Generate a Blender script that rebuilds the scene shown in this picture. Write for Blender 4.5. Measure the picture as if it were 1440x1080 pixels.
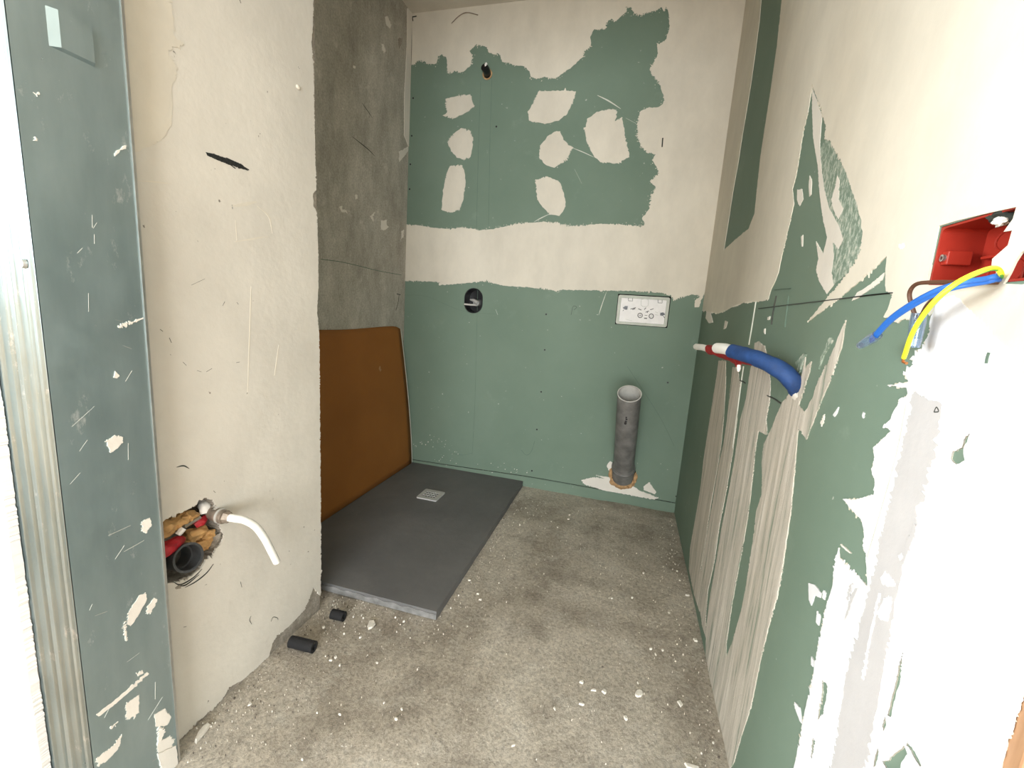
import bpy, bmesh, math, random
import numpy as np
from mathutils import Vector, Matrix, noise
from mathutils.geometry import delaunay_2d_cdt

for o in list(bpy.data.objects):
    bpy.data.objects.remove(o, do_unlink=True)
scn = bpy.context.scene
COL = scn.collection

# ------------------------------------------------------------------ camera
F = 607.286
CAM = Vector((0, 0, 1.04))
RIGHT = Vector((0.962219, 0.26378, 0.067485))
DOWN = Vector((0.109061, -0.146289, -0.983212))
FWD = Vector((-0.249479, 0.953425, -0.169531))
cd = bpy.data.cameras.new('camera')
cam = bpy.data.objects.new('camera', cd)
COL.objects.link(cam)
cd.sensor_width = 36.0
cd.lens = F / 1440 * 36
cd.clip_start = 0.02
m = Matrix((RIGHT, -DOWN, -FWD)).transposed().to_4x4()
m.translation = CAM
cam.matrix_world = m
scn.camera = cam

# ------------------------------------------------------------------ light
w = bpy.data.worlds.new('world')
scn.world = w
w.use_nodes = True
bg = w.node_tree.nodes['Background']
bg.inputs[0].default_value = (0.80, 0.90, 1.0, 1)
bg.inputs[1].default_value = 1.0


def area(name, loc, target, sx, sy, power, col):
    l = bpy.data.lights.new(name, 'AREA')
    l.shape = 'RECTANGLE'
    l.size = sx
    l.size_y = sy
    l.energy = power
    l.color = col
    o = bpy.data.objects.new(name, l)
    COL.objects.link(o)
    o.location = loc
    d = Vector(target) - Vector(loc)
    o.rotation_euler = d.to_track_quat('-Z', 'Y').to_euler()
    return o


# daylight by two side windows of the hall behind, plus an added rear fill
area('daylight_side', (-3.36, -0.30, 1.45), (-2.0, -0.30, 1.45), 0.85, 1.5, 112, (0.84, 0.93, 1.0))
area('daylight_side_rear', (-3.36, -1.60, 1.45), (-2.0, -1.60, 1.45), 0.9, 1.5, 85, (0.90, 0.96, 1.0))
area('rear_fill', (0.30, -2.66, 1.02), (0.30, -1.0, 1.00), 2.2, 1.35, 185, (0.95, 0.98, 1.0))  # fill light added behind, placed to brighten the niche and left wall

scn.view_settings.view_transform = 'Standard'
scn.view_settings.look = 'None'
scn.view_settings.gamma = 1.0
scn.view_settings.exposure = 0.0
scn.view_settings.use_curve_mapping = False

# ------------------------------------------------------------------ frame of the room (metres)
XR, XL, XC, YB = 0.345, -0.907, -1.342, 2.413     # right wall, left wall, concrete niche wall, back wall
YN = 1.115                                        # where the left wall ends and the niche begins
ZC = 2.60
XW = -0.865                                       # web of the metal jamb


def ray(x, y):
    return RIGHT * ((x - 720) / F) + DOWN * ((y - 540) / F) + FWD


def onx(x, y, X):
    d = ray(x, y)
    return CAM + d * (X / d.x)


def ony(x, y, Y):
    d = ray(x, y)
    return CAM + d * (Y / d.y)


def onz(x, y, Z=0.0):
    d = ray(x, y)
    return CAM + d * ((Z - CAM.z) / d.z)


# planes: plane coordinates (a, b) plus height h above the surface -> world
PL = {
    'back': (lambda a, b, h: Vector((a, YB - h, b)), lambda x, y: (lambda p: (p.x, p.z))(ony(x, y, YB))),
    'right': (lambda a, b, h: Vector((XR - h, a, b)), lambda x, y: (lambda p: (p.y, p.z))(onx(x, y, XR))),
    'left': (lambda a, b, h: Vector((XL + h, a, b)), lambda x, y: (lambda p: (p.y, p.z))(onx(x, y, XL))),
    'niche': (lambda a, b, h: Vector((XC + h, a, b)), lambda x, y: (lambda p: (p.y, p.z))(onx(x, y, XC))),
    'floor': (lambda a, b, h: Vector((a, b, h)), lambda x, y: (lambda p: (p.x, p.y))(onz(x, y))),
    'web': (lambda a, b, h: Vector((XW + h, a, b)), lambda x, y: (lambda p: (p.y, p.z))(onx(x, y, XW))),
}


def px(plane, pts):
    return [PL[plane][1](x, y) for x, y in pts]


# ------------------------------------------------------------------ materials
def srgb(r, g, b):
    f = lambda c: (c / 255 / 12.92) if c / 255 <= 0.04045 else ((c / 255 + 0.055) / 1.055) ** 2.4
    return (f(r), f(g), f(b), 1)


class NT:
    def __init__(s, name):
        s.m = bpy.data.materials.new(name)
        s.m.use_nodes = True
        s.t = s.m.node_tree
        s.b = s.t.nodes['Principled BSDF']
        s.co = s.t.nodes.new('ShaderNodeTexCoord').outputs['Object']

    def n(s, typ, **kw):
        nd = s.t.nodes.new(typ)
        for k, v in kw.items():
            setattr(nd, k, v)
        return nd

    def link(s, a, b):
        s.t.links.new(a, b)

    def mapping(s, scale=(1, 1, 1), rot=(0, 0, 0), loc=(0, 0, 0)):
        mp = s.n('ShaderNodeMapping')
        mp.inputs['Scale'].default_value = scale
        mp.inputs['Rotation'].default_value = rot
        mp.inputs['Location'].default_value = loc
        s.link(s.co, mp.inputs[0])
        return mp.outputs[0]

    def noise(s, scale, detail=4, rough=0.55, vec=None, dist=0.0):
        nd = s.n('ShaderNodeTexNoise')
        nd.inputs['Scale'].default_value = scale
        nd.inputs['Detail'].default_value = detail
        nd.inputs['Roughness'].default_value = rough
        nd.inputs['Distortion'].default_value = dist
        s.link(vec if vec is not None else s.co, nd.inputs['Vector'])
        return nd.outputs['Fac']

    def ramp(s, fac, stops):
        r = s.n('ShaderNodeValToRGB')
        e = r.color_ramp.elements
        while len(e) < len(stops):
            e.new(0.5)
        for i, (p, c) in enumerate(stops):
            e[i].position = p
            e[i].color = c if len(c) == 4 else (*c, 1)
        s.link(fac, r.inputs[0])
        return r.outputs[0]

    def mix(s, fac, a, b, mode='MIX'):
        x = s.n('ShaderNodeMix', data_type='RGBA', blend_type=mode)
        if isinstance(fac, (int, float)):
            x.inputs[0].default_value = fac
        else:
            s.link(fac, x.inputs[0])
        for i, v in ((6, a), (7, b)):
            if isinstance(v, tuple):
                x.inputs[i].default_value = v
            else:
                s.link(v, x.inputs[i])
        return x.outputs[2]

    def bump(s, fac, strength, dist=0.002):
        b = s.n('ShaderNodeBump')
        b.inputs['Strength'].default_value = strength
        b.inputs['Distance'].default_value = dist
        s.link(fac, b.inputs['Height'])
        s.link(b.outputs[0], s.b.inputs['Normal'])

    def done(s, col, rough=0.8, metal=0.0, spec=0.3):
        if isinstance(col, tuple):
            s.b.inputs['Base Color'].default_value = col
        else:
            s.link(col, s.b.inputs['Base Color'])
        if isinstance(rough, (int, float)):
            s.b.inputs['Roughness'].default_value = rough
        else:
            s.link(rough, s.b.inputs['Roughness'])
        s.b.inputs['Metallic'].default_value = metal
        s.b.inputs['Specular IOR Level'].default_value = spec
        return s.m


W0, W1 = (0, 0, 0, 1), (1, 1, 1, 1)
GREEN_A, GREEN_B = (0.150, 0.215, 0.161, 1), (0.180, 0.248, 0.190, 1)
CREAM = (0.77, 0.72, 0.605, 1)


def mat_green():
    t = NT('green_board')
    a = t.noise(2.2, 5, 0.6)
    c = t.ramp(a, [(0.3, GREEN_A), (0.7, GREEN_B)])
    sm = t.ramp(t.noise(5.0, 8, 0.72), [(0.60, W0), (0.78, (0.35, 0.35, 0.35, 1))])
    c = t.mix(sm, c, (0.33, 0.41, 0.33, 1))
    sp = t.ramp(t.noise(55, 2), [(0.74, W0), (0.78, (0.6, 0.6, 0.6, 1))])
    c = t.mix(sp, c, (0.6, 0.6, 0.54, 1))
    t.bump(t.noise(300, 2), 0.12, 0.001)
    return t.done(c, 0.75)


def mat_cream(name='cream_plaster', base=CREAM, dark=0.86, bump=0.25):
    t = NT(name)
    d = tuple(x * dark for x in base[:3]) + (1,)
    a = t.noise(1.6, 5, 0.6)
    c = t.ramp(a, [(0.32, d), (0.68, base)])
    st = t.ramp(t.noise(7, 6, 0.7, t.mapping((1, 1, 0.5))), [(0.35, (0.9, 0.9, 0.9, 1)), (0.65, W1)])
    c = t.mix(1.0, c, st, 'MULTIPLY')
    n1 = t.noise(9, 6, 0.6)
    t.bump(n1, bump, 0.006)
    return t.done(c, 0.85, spec=0.2)


def mat_left():
    t = NT('left_wall_plaster')
    a = t.noise(2.0, 6, 0.65)
    c = t.ramp(a, [(0.33, (0.59, 0.56, 0.492, 1)), (0.68, (0.71, 0.675, 0.595, 1))])
    sm = t.ramp(t.noise(11, 7, 0.75), [(0.62, W0), (0.80, (0.5, 0.5, 0.5, 1))])
    c = t.mix(sm, c, (0.42, 0.39, 0.33, 1))
    sp = t.ramp(t.noise(38, 3, 0.6), [(0.73, W0), (0.76, W1)])
    c = t.mix(sp, c, (0.20, 0.18, 0.15, 1))
    # scuffed lower half
    t.bump(t.noise(7, 7, 0.6), 0.35, 0.010)
    return t.done(c, 0.85, spec=0.2)


def mat_streak():
    # joint compound drawn down over green board, thin enough in places to show it
    t = NT('drawn_filler')
    v = t.mapping((1, 14, 0.8))
    a = t.noise(4.2, 7, 0.72, v, 0.3)
    c = t.ramp(a, [(0.36, (0.25, 0.30, 0.235, 1)), (0.43, (0.47, 0.44, 0.37, 1)), (0.56, (0.60, 0.555, 0.48, 1)), (0.70, (0.74, 0.70, 0.62, 1))])
    t.bump(a, 0.55, 0.006)
    return t.done(c, 0.85, spec=0.2)


def mat_smear():
    t = NT('thin_filler_smear')
    v = t.mapping((1, 4, 2.0))
    a = t.noise(34, 6, 0.75, v)
    c = t.ramp(a, [(0.44, GREEN_B), (0.56, (0.40, 0.46, 0.38, 1)), (0.66, (0.66, 0.63, 0.55, 1))])
    t.bump(a, 0.3, 0.003)
    return t.done(c, 0.85, spec=0.2)


def mat_concrete(name, lo, hi, dust, sc=2.0, bump=0.5):
    t = NT(name)
    a = t.noise(sc, 8, 0.68, dist=0.4)
    c = t.ramp(a, [(0.30, lo), (0.70, hi)])
    b = t.ramp(t.noise(sc * 4.5, 8, 0.75), [(0.55, W0), (0.75, (0.75, 0.75, 0.75, 1))])
    c = t.mix(b, c, dust)
    g = t.ramp(t.noise(sc * 2.2, 8, 0.78, t.mapping((1, 1, 0.45), rot=(0.6, 0, 0))), [(0.36, (0.74, 0.73, 0.70, 1)), (0.62, (1.1, 1.1, 1.08, 1))])
    c = t.mix(1.0, c, g, 'MULTIPLY')
    f = t.ramp(t.noise(120, 3, 0.7), [(0.30, (0.72, 0.72, 0.72, 1)), (0.65, (1.06, 1.06, 1.06, 1))])
    c = t.mix(1.0, c, f, 'MULTIPLY')
    h = t.noise(45, 8, 0.75)
    t.bump(h, bump, 0.006)
    return t.done(c, 0.85, spec=0.25)


def mat_floor():
    t = NT('concrete_floor')
    a = t.noise(1.7, 8, 0.66, dist=0.6)
    c = t.ramp(a, [(0.34, (0.31, 0.268, 0.212, 1)), (0.50, (0.53, 0.475, 0.39, 1)), (0.66, (0.70, 0.64, 0.54, 1))])
    d = t.ramp(t.noise(9, 8, 0.75), [(0.50, W0), (0.74, (0.8, 0.8, 0.8, 1))])
    c = t.mix(d, c, (0.66, 0.62, 0.54, 1))
    e = t.ramp(t.noise(4.2, 6, 0.7, t.mapping((1, 1, 1), loc=(3, 5, 0))), [(0.52, W0), (0.68, (0.7, 0.7, 0.7, 1))])
    c = t.mix(e, c, (0.29, 0.25, 0.20, 1))
    f = t.ramp(t.noise(120, 5, 0.8), [(0.32, (0.50, 0.50, 0.50, 1)), (0.60, (1.08, 1.08, 1.08, 1))])
    c = t.mix(1.0, c, f, 'MULTIPLY')
    sp = t.ramp(t.noise(95, 2, 0.5), [(0.73, W0), (0.77, W1)])
    c = t.mix(sp, c, (0.75, 0.72, 0.66, 1))
    h = t.noise(60, 8, 0.8)
    t.bump(h, 0.7, 0.008)
    return t.done(c, 0.8, spec=0.3)


def mat_simple(name, col, rough=0.5, metal=0.0, spec=0.4, var=0.12, sc=30, bump=0.0):
    t = NT(name)
    lo = tuple(x * (1 - var) for x in col[:3]) + (1,)
    hi = tuple(min(1, x * (1 + var)) for x in col[:3]) + (1,)
    a = t.noise(sc, 5, 0.6)
    c = t.ramp(a, [(0.3, lo), (0.7, hi)])
    if bump:
        t.bump(a, bump, 0.004)
    return t.done(c, rough, metal, spec)


def mat_zinc():
    t = NT('galvanised_steel')
    a = t.noise(3, 5, 0.6, t.mapping((1, 3, 0.8)))
    c = t.ramp(a, [(0.3, (0.26, 0.34, 0.35, 1)), (0.7, (0.39, 0.48, 0.49, 1))])
    s = t.ramp(t.noise(16, 7, 0.75, t.mapping((1, 1.6, 0.7), rot=(0.5, 0, 0))), [(0.60, W0), (0.72, (0.8, 0.8, 0.8, 1))])
    c = t.mix(s, c, (0.80, 0.83, 0.82, 1))
    r = t.ramp(t.noise(9, 5, 0.7), [(0.3, (0.26, 0.26, 0.26, 1)), (0.75, (0.48, 0.48, 0.48, 1))])
    t.bump(t.noise(25, 4), 0.08, 0.002)
    t.done(c, 0.4, 0.75, 0.5)
    t.link(r, t.b.inputs['Roughness'])
    return t.m


def mat_wood():
    t = NT('oak_wood')
    v = t.mapping((14, 14, 0.9))
    a = t.noise(3.0, 6, 0.6, v, 0.8)
    c = t.ramp(a, [(0.3, (0.24, 0.125, 0.06, 1)), (0.5, (0.34, 0.19, 0.10, 1)), (0.72, (0.43, 0.26, 0.145, 1))])
    t.bump(a, 0.15, 0.002)
    return t.done(c, 0.45)


def mat_parquet():
    t = NT('oak_floor')
    v = t.mapping((1, 12, 1))
    a = t.noise(3.0, 6, 0.6, v, 0.6)
    c = t.ramp(a, [(0.3, (0.36, 0.20, 0.10, 1)), (0.7, (0.56, 0.36, 0.20, 1))])
    return t.done(c, 0.45)


def mat_board():
    t = NT('orange_brown_sheet')
    a = t.noise(3.0, 5, 0.55)
    c = t.ramp(a, [(0.3, (0.255, 0.098, 0.020, 1)), (0.7, (0.31, 0.122, 0.026, 1))])
    t.bump(t.noise(90, 3), 0.08, 0.002)
    return t.done(c, 0.7, spec=0.25)


def mat_tray():
    t = NT('slate_grey_tray')
    a = t.noise(3.2, 6, 0.65)
    c = t.ramp(a, [(0.3, (0.124, 0.124, 0.125, 1)), (0.7, (0.170, 0.169, 0.166, 1))])
    d = t.ramp(t.noise(9, 7, 0.75, t.mapping((1, 0.5, 1))), [(0.56, W0), (0.80, (0.55, 0.55, 0.55, 1))])
    c = t.mix(d, c, (0.20, 0.195, 0.185, 1))
    sp = t.ramp(t.noise(130, 2, 0.5), [(0.78, W0), (0.80, (0.7, 0.7, 0.7, 1))])
    c = t.mix(sp, c, (0.45, 0.44, 0.41, 1))
    t.bump(t.noise(40, 6, 0.7), 0.25, 0.003)
    return t.done(c, 0.62, spec=0.35)


def mat_clear():
    t = NT('clear_plastic')
    t.b.inputs['Transmission Weight'].default_value = 0.92
    t.b.inputs['IOR'].default_value = 1.4
    return t.done((0.62, 0.74, 0.90, 1), 0.06, spec=0.5)


M = dict(
    green=mat_green(), cream=mat_cream(), leftp=mat_left(),
    leftlight=mat_cream('left_wall_fresh_plaster', (0.75, 0.70, 0.59, 1), 0.95, 0.2),
    white=mat_cream('white_hall_paint', (0.80, 0.79, 0.76, 1), 0.97, 0.1),
    filler=mat_cream('white_filler', (0.80, 0.76, 0.68, 1), 0.93, 0.35),
    filler2=mat_cream('grey_filler', (0.53, 0.515, 0.505, 1), 0.92, 0.4),
    whitef=mat_cream('white_joint_filler', (0.76, 0.765, 0.77, 1), 0.95, 0.4),
    streak=mat_streak(), smear=mat_smear(),
    conc=mat_concrete('raw_concrete', (0.41, 0.388, 0.335, 1), (0.56, 0.535, 0.475, 1), (0.74, 0.71, 0.65, 1), 3.0, 0.6),
    rough=mat_concrete('broken_mortar', (0.28, 0.25, 0.21, 1), (0.45, 0.41, 0.35, 1), (0.66, 0.62, 0.54, 1), 9, 0.9),
    floor=mat_floor(), zinc=mat_zinc(), wood=mat_wood(), parquet=mat_parquet(), board=mat_board(), tray=mat_tray(),
    clear=mat_clear(),
    ceil=mat_cream('ceiling_paint', (0.66, 0.62, 0.53, 1), 0.95, 0.15),
    pencil=mat_simple('pencil_mark', (0.06, 0.065, 0.055, 1), 0.9),
    faint=mat_simple('faint_pencil', (0.115, 0.17, 0.13, 1), 0.9),
    scratch=mat_simple('pale_scratch', (0.62, 0.63, 0.55, 1), 0.9),
    blackmark=mat_simple('black_marker', (0.018, 0.02, 0.018, 1), 0.9, sc=200, var=0.5),
    darkcrack=mat_simple('dark_crack', (0.03, 0.035, 0.028, 1), 0.95),
    black=mat_simple('black_plastic', (0.010, 0.010, 0.011, 1), 0.35),
    blackmat=mat_simple('black_cavity_shade', (0.006, 0.006, 0.006, 1), 0.9),  # near-black paints the shade inside holes and gaps
    foamtube=mat_simple('black_foam_rubber', (0.012, 0.012, 0.013, 1), 0.8, sc=120, bump=0.3),
    greypipe=mat_simple('grey_drain_plastic', (0.165, 0.160, 0.150, 1), 0.5, var=0.35, sc=18, bump=0.1),
    greyin=mat_simple('pale_pipe_rim', (0.50, 0.49, 0.45, 1), 0.6),
    darkpipe=mat_simple('dark_grey_drain_plastic', (0.055, 0.057, 0.058, 1), 0.35, var=0.3),
    foam=mat_simple('tan_mounting_foam', (0.56, 0.33, 0.13, 1), 0.6, var=0.25, sc=40, bump=0.6),
    orangefoam=mat_simple('orange_brown_foam', (0.44, 0.27, 0.13, 1), 0.8, var=0.35, sc=60, bump=0.6),
    red=mat_simple('red_box_plastic', (0.33, 0.026, 0.014, 1), 0.38, var=0.15, sc=12),
    redsleeve=mat_simple('dark_red_sleeve', (0.22, 0.012, 0.012, 1), 0.7, var=0.3, sc=60, bump=0.4),
    redplast=mat_simple('crimson_sleeve', (0.36, 0.012, 0.02, 1), 0.45, var=0.3, sc=60, bump=0.3),
    blue=mat_simple('blue_foam_sleeve', (0.014, 0.050, 0.165, 1), 0.65, var=0.25, sc=45, bump=0.4),
    bluewire=mat_simple('blue_wire', (0.02, 0.12, 0.45, 1), 0.4),
    yellow=mat_simple('yellow_wire', (0.80, 0.78, 0.03, 1), 0.4),
    greenwire=mat_simple('green_wire_stripe', (0.05, 0.30, 0.03, 1), 0.4),
    brown=mat_simple('brown_wire', (0.10, 0.045, 0.025, 1), 0.45),
    whitepipe=mat_simple('white_pipe_plastic', (0.83, 0.82, 0.77, 1), 0.4, var=0.05),
    plate=mat_simple('white_cover_plastic', (0.78, 0.76, 0.73, 1), 0.5, var=0.05),
    plateframe=mat_simple('pale_grey_frame', (0.50, 0.52, 0.45, 1), 0.6, var=0.1),
    print=mat_simple('grey_print', (0.16, 0.16, 0.155, 1), 0.8),
    chrome=mat_simple('dull_metal', (0.55, 0.55, 0.53, 1), 0.3, 0.9),
    brass=mat_simple('dirty_brass_fitting', (0.30, 0.25, 0.20, 1), 0.5, 0.4, var=0.4, sc=50, bump=0.3),
    lever=mat_simple('grey_valve_plastic', (0.30, 0.30, 0.29, 1), 0.45),
    chip=mat_simple('plaster_flake', (0.72, 0.68, 0.60, 1), 0.9, sc=80),
    chipdark=mat_simple('grit', (0.14, 0.12, 0.10, 1), 0.9, sc=80),
    copper=mat_simple('bare_copper', (0.45, 0.20, 0.08, 1), 0.35, 0.8),
    lightgrey=mat_simple('light_grey_drain_metal', (0.50, 0.50, 0.48, 1), 0.5, 0.0),
)

# ------------------------------------------------------------------ builders
def wloc(o):
    v = Vector((0, 0, 0))
    while o:
        v += Vector(o.location)
        o = o.parent
    return v


def mesh_obj(name, verts, faces, mat, parent=None, loc=None, smooth=False):
    base = wloc(parent) if parent else (Vector(loc) if loc else Vector((0, 0, 0)))
    me = bpy.data.meshes.new(name)
    me.from_pydata([tuple(Vector(v) - base) for v in verts], [], faces)
    me.validate()
    bm = bmesh.new()
    bm.from_mesh(me)
    bmesh.ops.recalc_face_normals(bm, faces=bm.faces)
    bm.to_mesh(me)
    bm.free()
    if smooth:
        for p in me.polygons:
            p.use_smooth = True
        try:
            me.set_sharp_from_angle(angle=math.radians(40))
        except Exception:
            pass
    me.materials.append(M[mat] if isinstance(mat, str) else mat)
    o = bpy.data.objects.new(name, me)
    COL.objects.link(o)
    if parent:
        o.parent = parent
    elif loc:
        o.location = loc
    return o


def struct(o, label=None):
    o['kind'] = 'structure'
    if label:
        o['label'] = label
    return o


def tag(o, label, cat, group=None):
    o['label'] = label
    o['category'] = cat
    if group:
        o['group'] = group
    return o


def thing(name, loc, label, cat, group=None):
    o = bpy.data.objects.new(name, None)
    o.empty_display_size = 0.05
    COL.objects.link(o)
    o.location = loc
    return tag(o, label, cat, group)


def rag(poly, seg=0.006, amp=0.003, seed=0, freq=70):
    out = []
    n = len(poly)
    for i in range(n):
        a, b = Vector((*poly[i], 0)), Vector((*poly[(i + 1) % n], 0))
        d = b - a
        L = d.length
        k = max(1, int(L / (seg * 0.4)))
        nv = Vector((-d.y, d.x, 0)).normalized() if L > 1e-9 else Vector((0, 0, 0))
        for j in range(k):
            p = a + d * (j / k)
            q = Vector((p.x * freq + seed * 7.3, p.y * freq, seed * 3.1))
            m_ = max(0.06, min(1.3, 0.5 + 2.2 * noise.noise(q * 0.22 + Vector((9.1, 4.2, 0)))))
            s = 0.7 * noise.noise(q) + m_ * (1.3 * noise.noise(q * 3.1) + 1.3 * noise.noise(q * 6.3))
            p = p + nv * (s * amp)
            out.append((p.x, p.y))
    return out


def tri_fill(loops):
    co, ed = [], []
    for lp in loops:
        s = len(co)
        k = len(lp)
        co += [Vector(p) for p in lp]
        ed += [(s + i, s + (i + 1) % k) for i in range(k)]
    vs, es, fs, _, _, _ = delaunay_2d_cdt(co, ed, [], 0, 1e-7)
    V = np.array([(v.x, v.y) for v in vs])
    T = np.array(fs)
    c = V[T].mean(axis=1)
    inside = np.zeros(len(T), bool)
    for lp in loops:
        P = np.array(lp)
        Q = np.roll(P, -1, axis=0)
        for (x1, y1), (x2, y2) in zip(P, Q):
            if y1 == y2:
                continue
            cr = ((y1 > c[:, 1]) != (y2 > c[:, 1]))
            xi = x1 + (c[:, 1] - y1) * (x2 - x1) / (y2 - y1)
            inside ^= cr & (c[:, 0] < xi)
    return V, T[inside]


def slab(name, plane, outer, holes, h0, h1, mat, parent=None, **kw):
    """flat layer on a wall plane from height h0 (hidden side) to h1 (visible side)"""
    f = PL[plane][0]
    V, T = tri_fill([outer] + list(holes))
    n = len(V)
    verts = [f(a, b, h1) for a, b in V] + [f(a, b, h0) for a, b in V]
    faces = [tuple(int(i) for i in t) for t in T] + [tuple(int(i) + n for i in t[::-1]) for t in T]
    cnt = {}
    for t in T:
        for i in range(3):
            e = (int(t[i]), int(t[(i + 1) % 3]))
            k = (min(e), max(e))
            cnt.setdefault(k, []).append(e)
    for k, l in cnt.items():
        if len(l) == 1:
            a, b = l[0]
            faces.append((b, a, a + n, b + n))
    return mesh_obj(name, verts, faces, mat, parent, **kw)


def patch(name, plane, pts, parent, mat='cream', h=0.0013, seg=0.006, amp=0.003, seed=0, freq=70, pix=True, holes=()):
    poly = px(plane, pts) if pix else pts
    hs = [rag(px(plane, hh) if pix else hh, seg, amp, seed + 5 + i, freq) for i, hh in enumerate(holes)]
    return slab(name, plane, rag(poly, seg, amp, seed, freq), hs, -0.0006, h, mat, parent)


def ribbon(name, plane, pts, width, mat, parent, h=0.0004, taper=False, pix=True):
    f = PL[plane][0]
    P = [Vector((*p, 0)) for p in (px(plane, pts) if pix else pts)]
    if len(P) > 2:
        P = catmull(P, 6)
    verts, faces = [], []
    n = len(P)
    for i, p in enumerate(P):
        d = (P[min(i + 1, n - 1)] - P[max(i - 1, 0)]).normalized()
        nv = Vector((-d.y, d.x, 0))
        wv = width / 2 * (math.sin(math.pi * (0.08 + 0.84 * i / max(1, n - 1))) if taper else 1)
        for s in (1, -1):
            q = p + nv * wv * s
            verts.append(f(q.x, q.y, h))
        for s in (1, -1):
            q = p + nv * wv * s
            verts.append(f(q.x, q.y, -0.0006))
    for i in range(n - 1):
        a, b = 4 * i, 4 * i + 4
        faces += [(a, a + 1, b + 1, b), (a, b, b + 2, a + 2), (a + 1, a + 3, b + 3, b + 1)]
    faces += [(0, 1, 3, 2), (4 * n - 4, 4 * n - 2, 4 * n - 1, 4 * n - 3)]
    return mesh_obj(name, verts, faces, mat, parent)


def catmull(P, k=8):
    P = [Vector(p) for p in P]
    Q = [P[0] * 2 - P[1]] + P + [P[-1] * 2 - P[-2]]
    out = []
    for i in range(1, len(Q) - 2):
        a, b, c, d = Q[i - 1], Q[i], Q[i + 1], Q[i + 2]
        for j in range(k):
            t = j / k
            out.append(0.5 * ((2 * b) + (c - a) * t + (2 * a - 5 * b + 4 * c - d) * t * t + (3 * b - a - 3 * c + d) * t ** 3))
    out.append(P[-1])
    return out


def tube_geo(path, r, seg=18, inner=None, wob=0.0, seed=0):
    """swept tube; r number or list; inner: hollow with that inner radius ratio"""
    n = len(path)
    path = [Vector(p) for p in path]
    R = [r] * n if isinstance(r, (int, float)) else [r[min(len(r) - 1, int(i / max(1, n - 1) * (len(r) - 1)))] + (r[min(len(r) - 1, int(i / max(1, n - 1) * (len(r) - 1)) + 1)] - r[min(len(r) - 1, int(i / max(1, n - 1) * (len(r) - 1)))]) * ((i / max(1, n - 1) * (len(r) - 1)) % 1) for i in range(n)]
    verts, faces = [], []
    t0 = (path[1] - path[0]).normalized()
    up = Vector((0, 0, 1)) if abs(t0.z) < 0.9 else Vector((1, 0, 0))
    u = t0.cross(up).normalized()
    shells = [1.0] + ([inner] if inner else [])
    starts = []
    for s in shells:
        starts.append(len(verts))
        uu = u.copy()
        for i, p in enumerate(path):
            t = (path[min(i + 1, n - 1)] - path[max(i - 1, 0)]).normalized()
            uu = (uu - t * uu.dot(t)).normalized()
            vv = t.cross(uu)
            for j in range(seg):
                a = 2 * math.pi * j / seg
                rr = R[i] * s
                d = uu * math.cos(a) + vv * math.sin(a)
                if wob:
                    rr *= 1 + wob * noise.noise((p + d * 0.02) * 60 + Vector((seed, 0, 0)))
                verts.append(p + d * rr)
        st = starts[-1]
        for i in range(n - 1):
            for j in range(seg):
                k = (j + 1) % seg
                q = (st + i * seg + j, st + i * seg + k, st + (i + 1) * seg + k, st + (i + 1) * seg + j)
                faces.append(q if s == 1.0 else q[::-1])
    if inner:
        a0, b0 = starts
        for end in (0, n - 1):
            for j in range(seg):
                k = (j + 1) % seg
                faces.append((a0 + end * seg + j, a0 + end * seg + k, b0 + end * seg + k, b0 + end * seg + j))
    else:
        faces.append(tuple(range(seg))[::-1])
        faces.append(tuple((n - 1) * seg + j for j in range(seg)))
    return verts, faces


def tube(name, path, r, mat, parent=None, seg=18, inner=None, wob=0.0, seed=0, **kw):
    v, f = tube_geo(path, r, seg, inner, wob, seed)
    return mesh_obj(name, v, f, mat, parent, smooth=True, **kw)


def box(name, lo, hi, mat, parent=None, bevel=0.0, **kw):
    x0, y0, z0 = lo
    x1, y1, z1 = hi
    v = [(x0, y0, z0), (x1, y0, z0), (x1, y1, z0), (x0, y1, z0), (x0, y0, z1), (x1, y0, z1), (x1, y1, z1), (x0, y1, z1)]
    f = [(0, 3, 2, 1), (4, 5, 6, 7), (0, 1, 5, 4), (1, 2, 6, 5), (2, 3, 7, 6), (3, 0, 4, 7)]
    o = mesh_obj(name, v, f, mat, parent, **kw)
    if bevel:
        bv = o.modifiers.new('b', 'BEVEL')
        bv.width = bevel
        bv.segments = 2
    return o


def blob(name, c, r, mat, parent=None, seed=0, amp=0.35, freq=1.6, sub=3, **kw):
    bm = bmesh.new()
    bmesh.ops.create_icosphere(bm, subdivisions=sub, radius=1)
    vs = []
    for v in bm.verts:
        q = v.co * freq + Vector((seed * 3.7, seed, 0))
        s = 1 + amp * noise.noise(q) + 0.5 * amp * noise.noise(q * 2.3)
        vs.append(Vector(c) + Vector((v.co.x * r[0], v.co.y * r[1], v.co.z * r[2])) * s)
    fs = [tuple(v.index for v in f.verts) for f in bm.faces]
    bm.free()
    return mesh_obj(name, vs, fs, mat, parent, smooth=True, **kw)


def rrect(x0, y0, x1, y1, r, k=6):
    out = []
    for cx, cy, a0 in ((x1 - r, y1 - r, 0), (x0 + r, y1 - r, 90), (x0 + r, y0 + r, 180), (x1 - r, y0 + r, 270)):
        for i in range(k + 1):
            a = math.radians(a0 + 90 * i / k)
            out.append((cx + r * math.cos(a), cy + r * math.sin(a)))
    return out


def circ(x, y, rx, ry=None, k=24):
    ry = ry or rx
    return [(x + rx * math.cos(2 * math.pi * i / k), y + ry * math.sin(2 * math.pi * i / k)) for i in range(k)]


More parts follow.
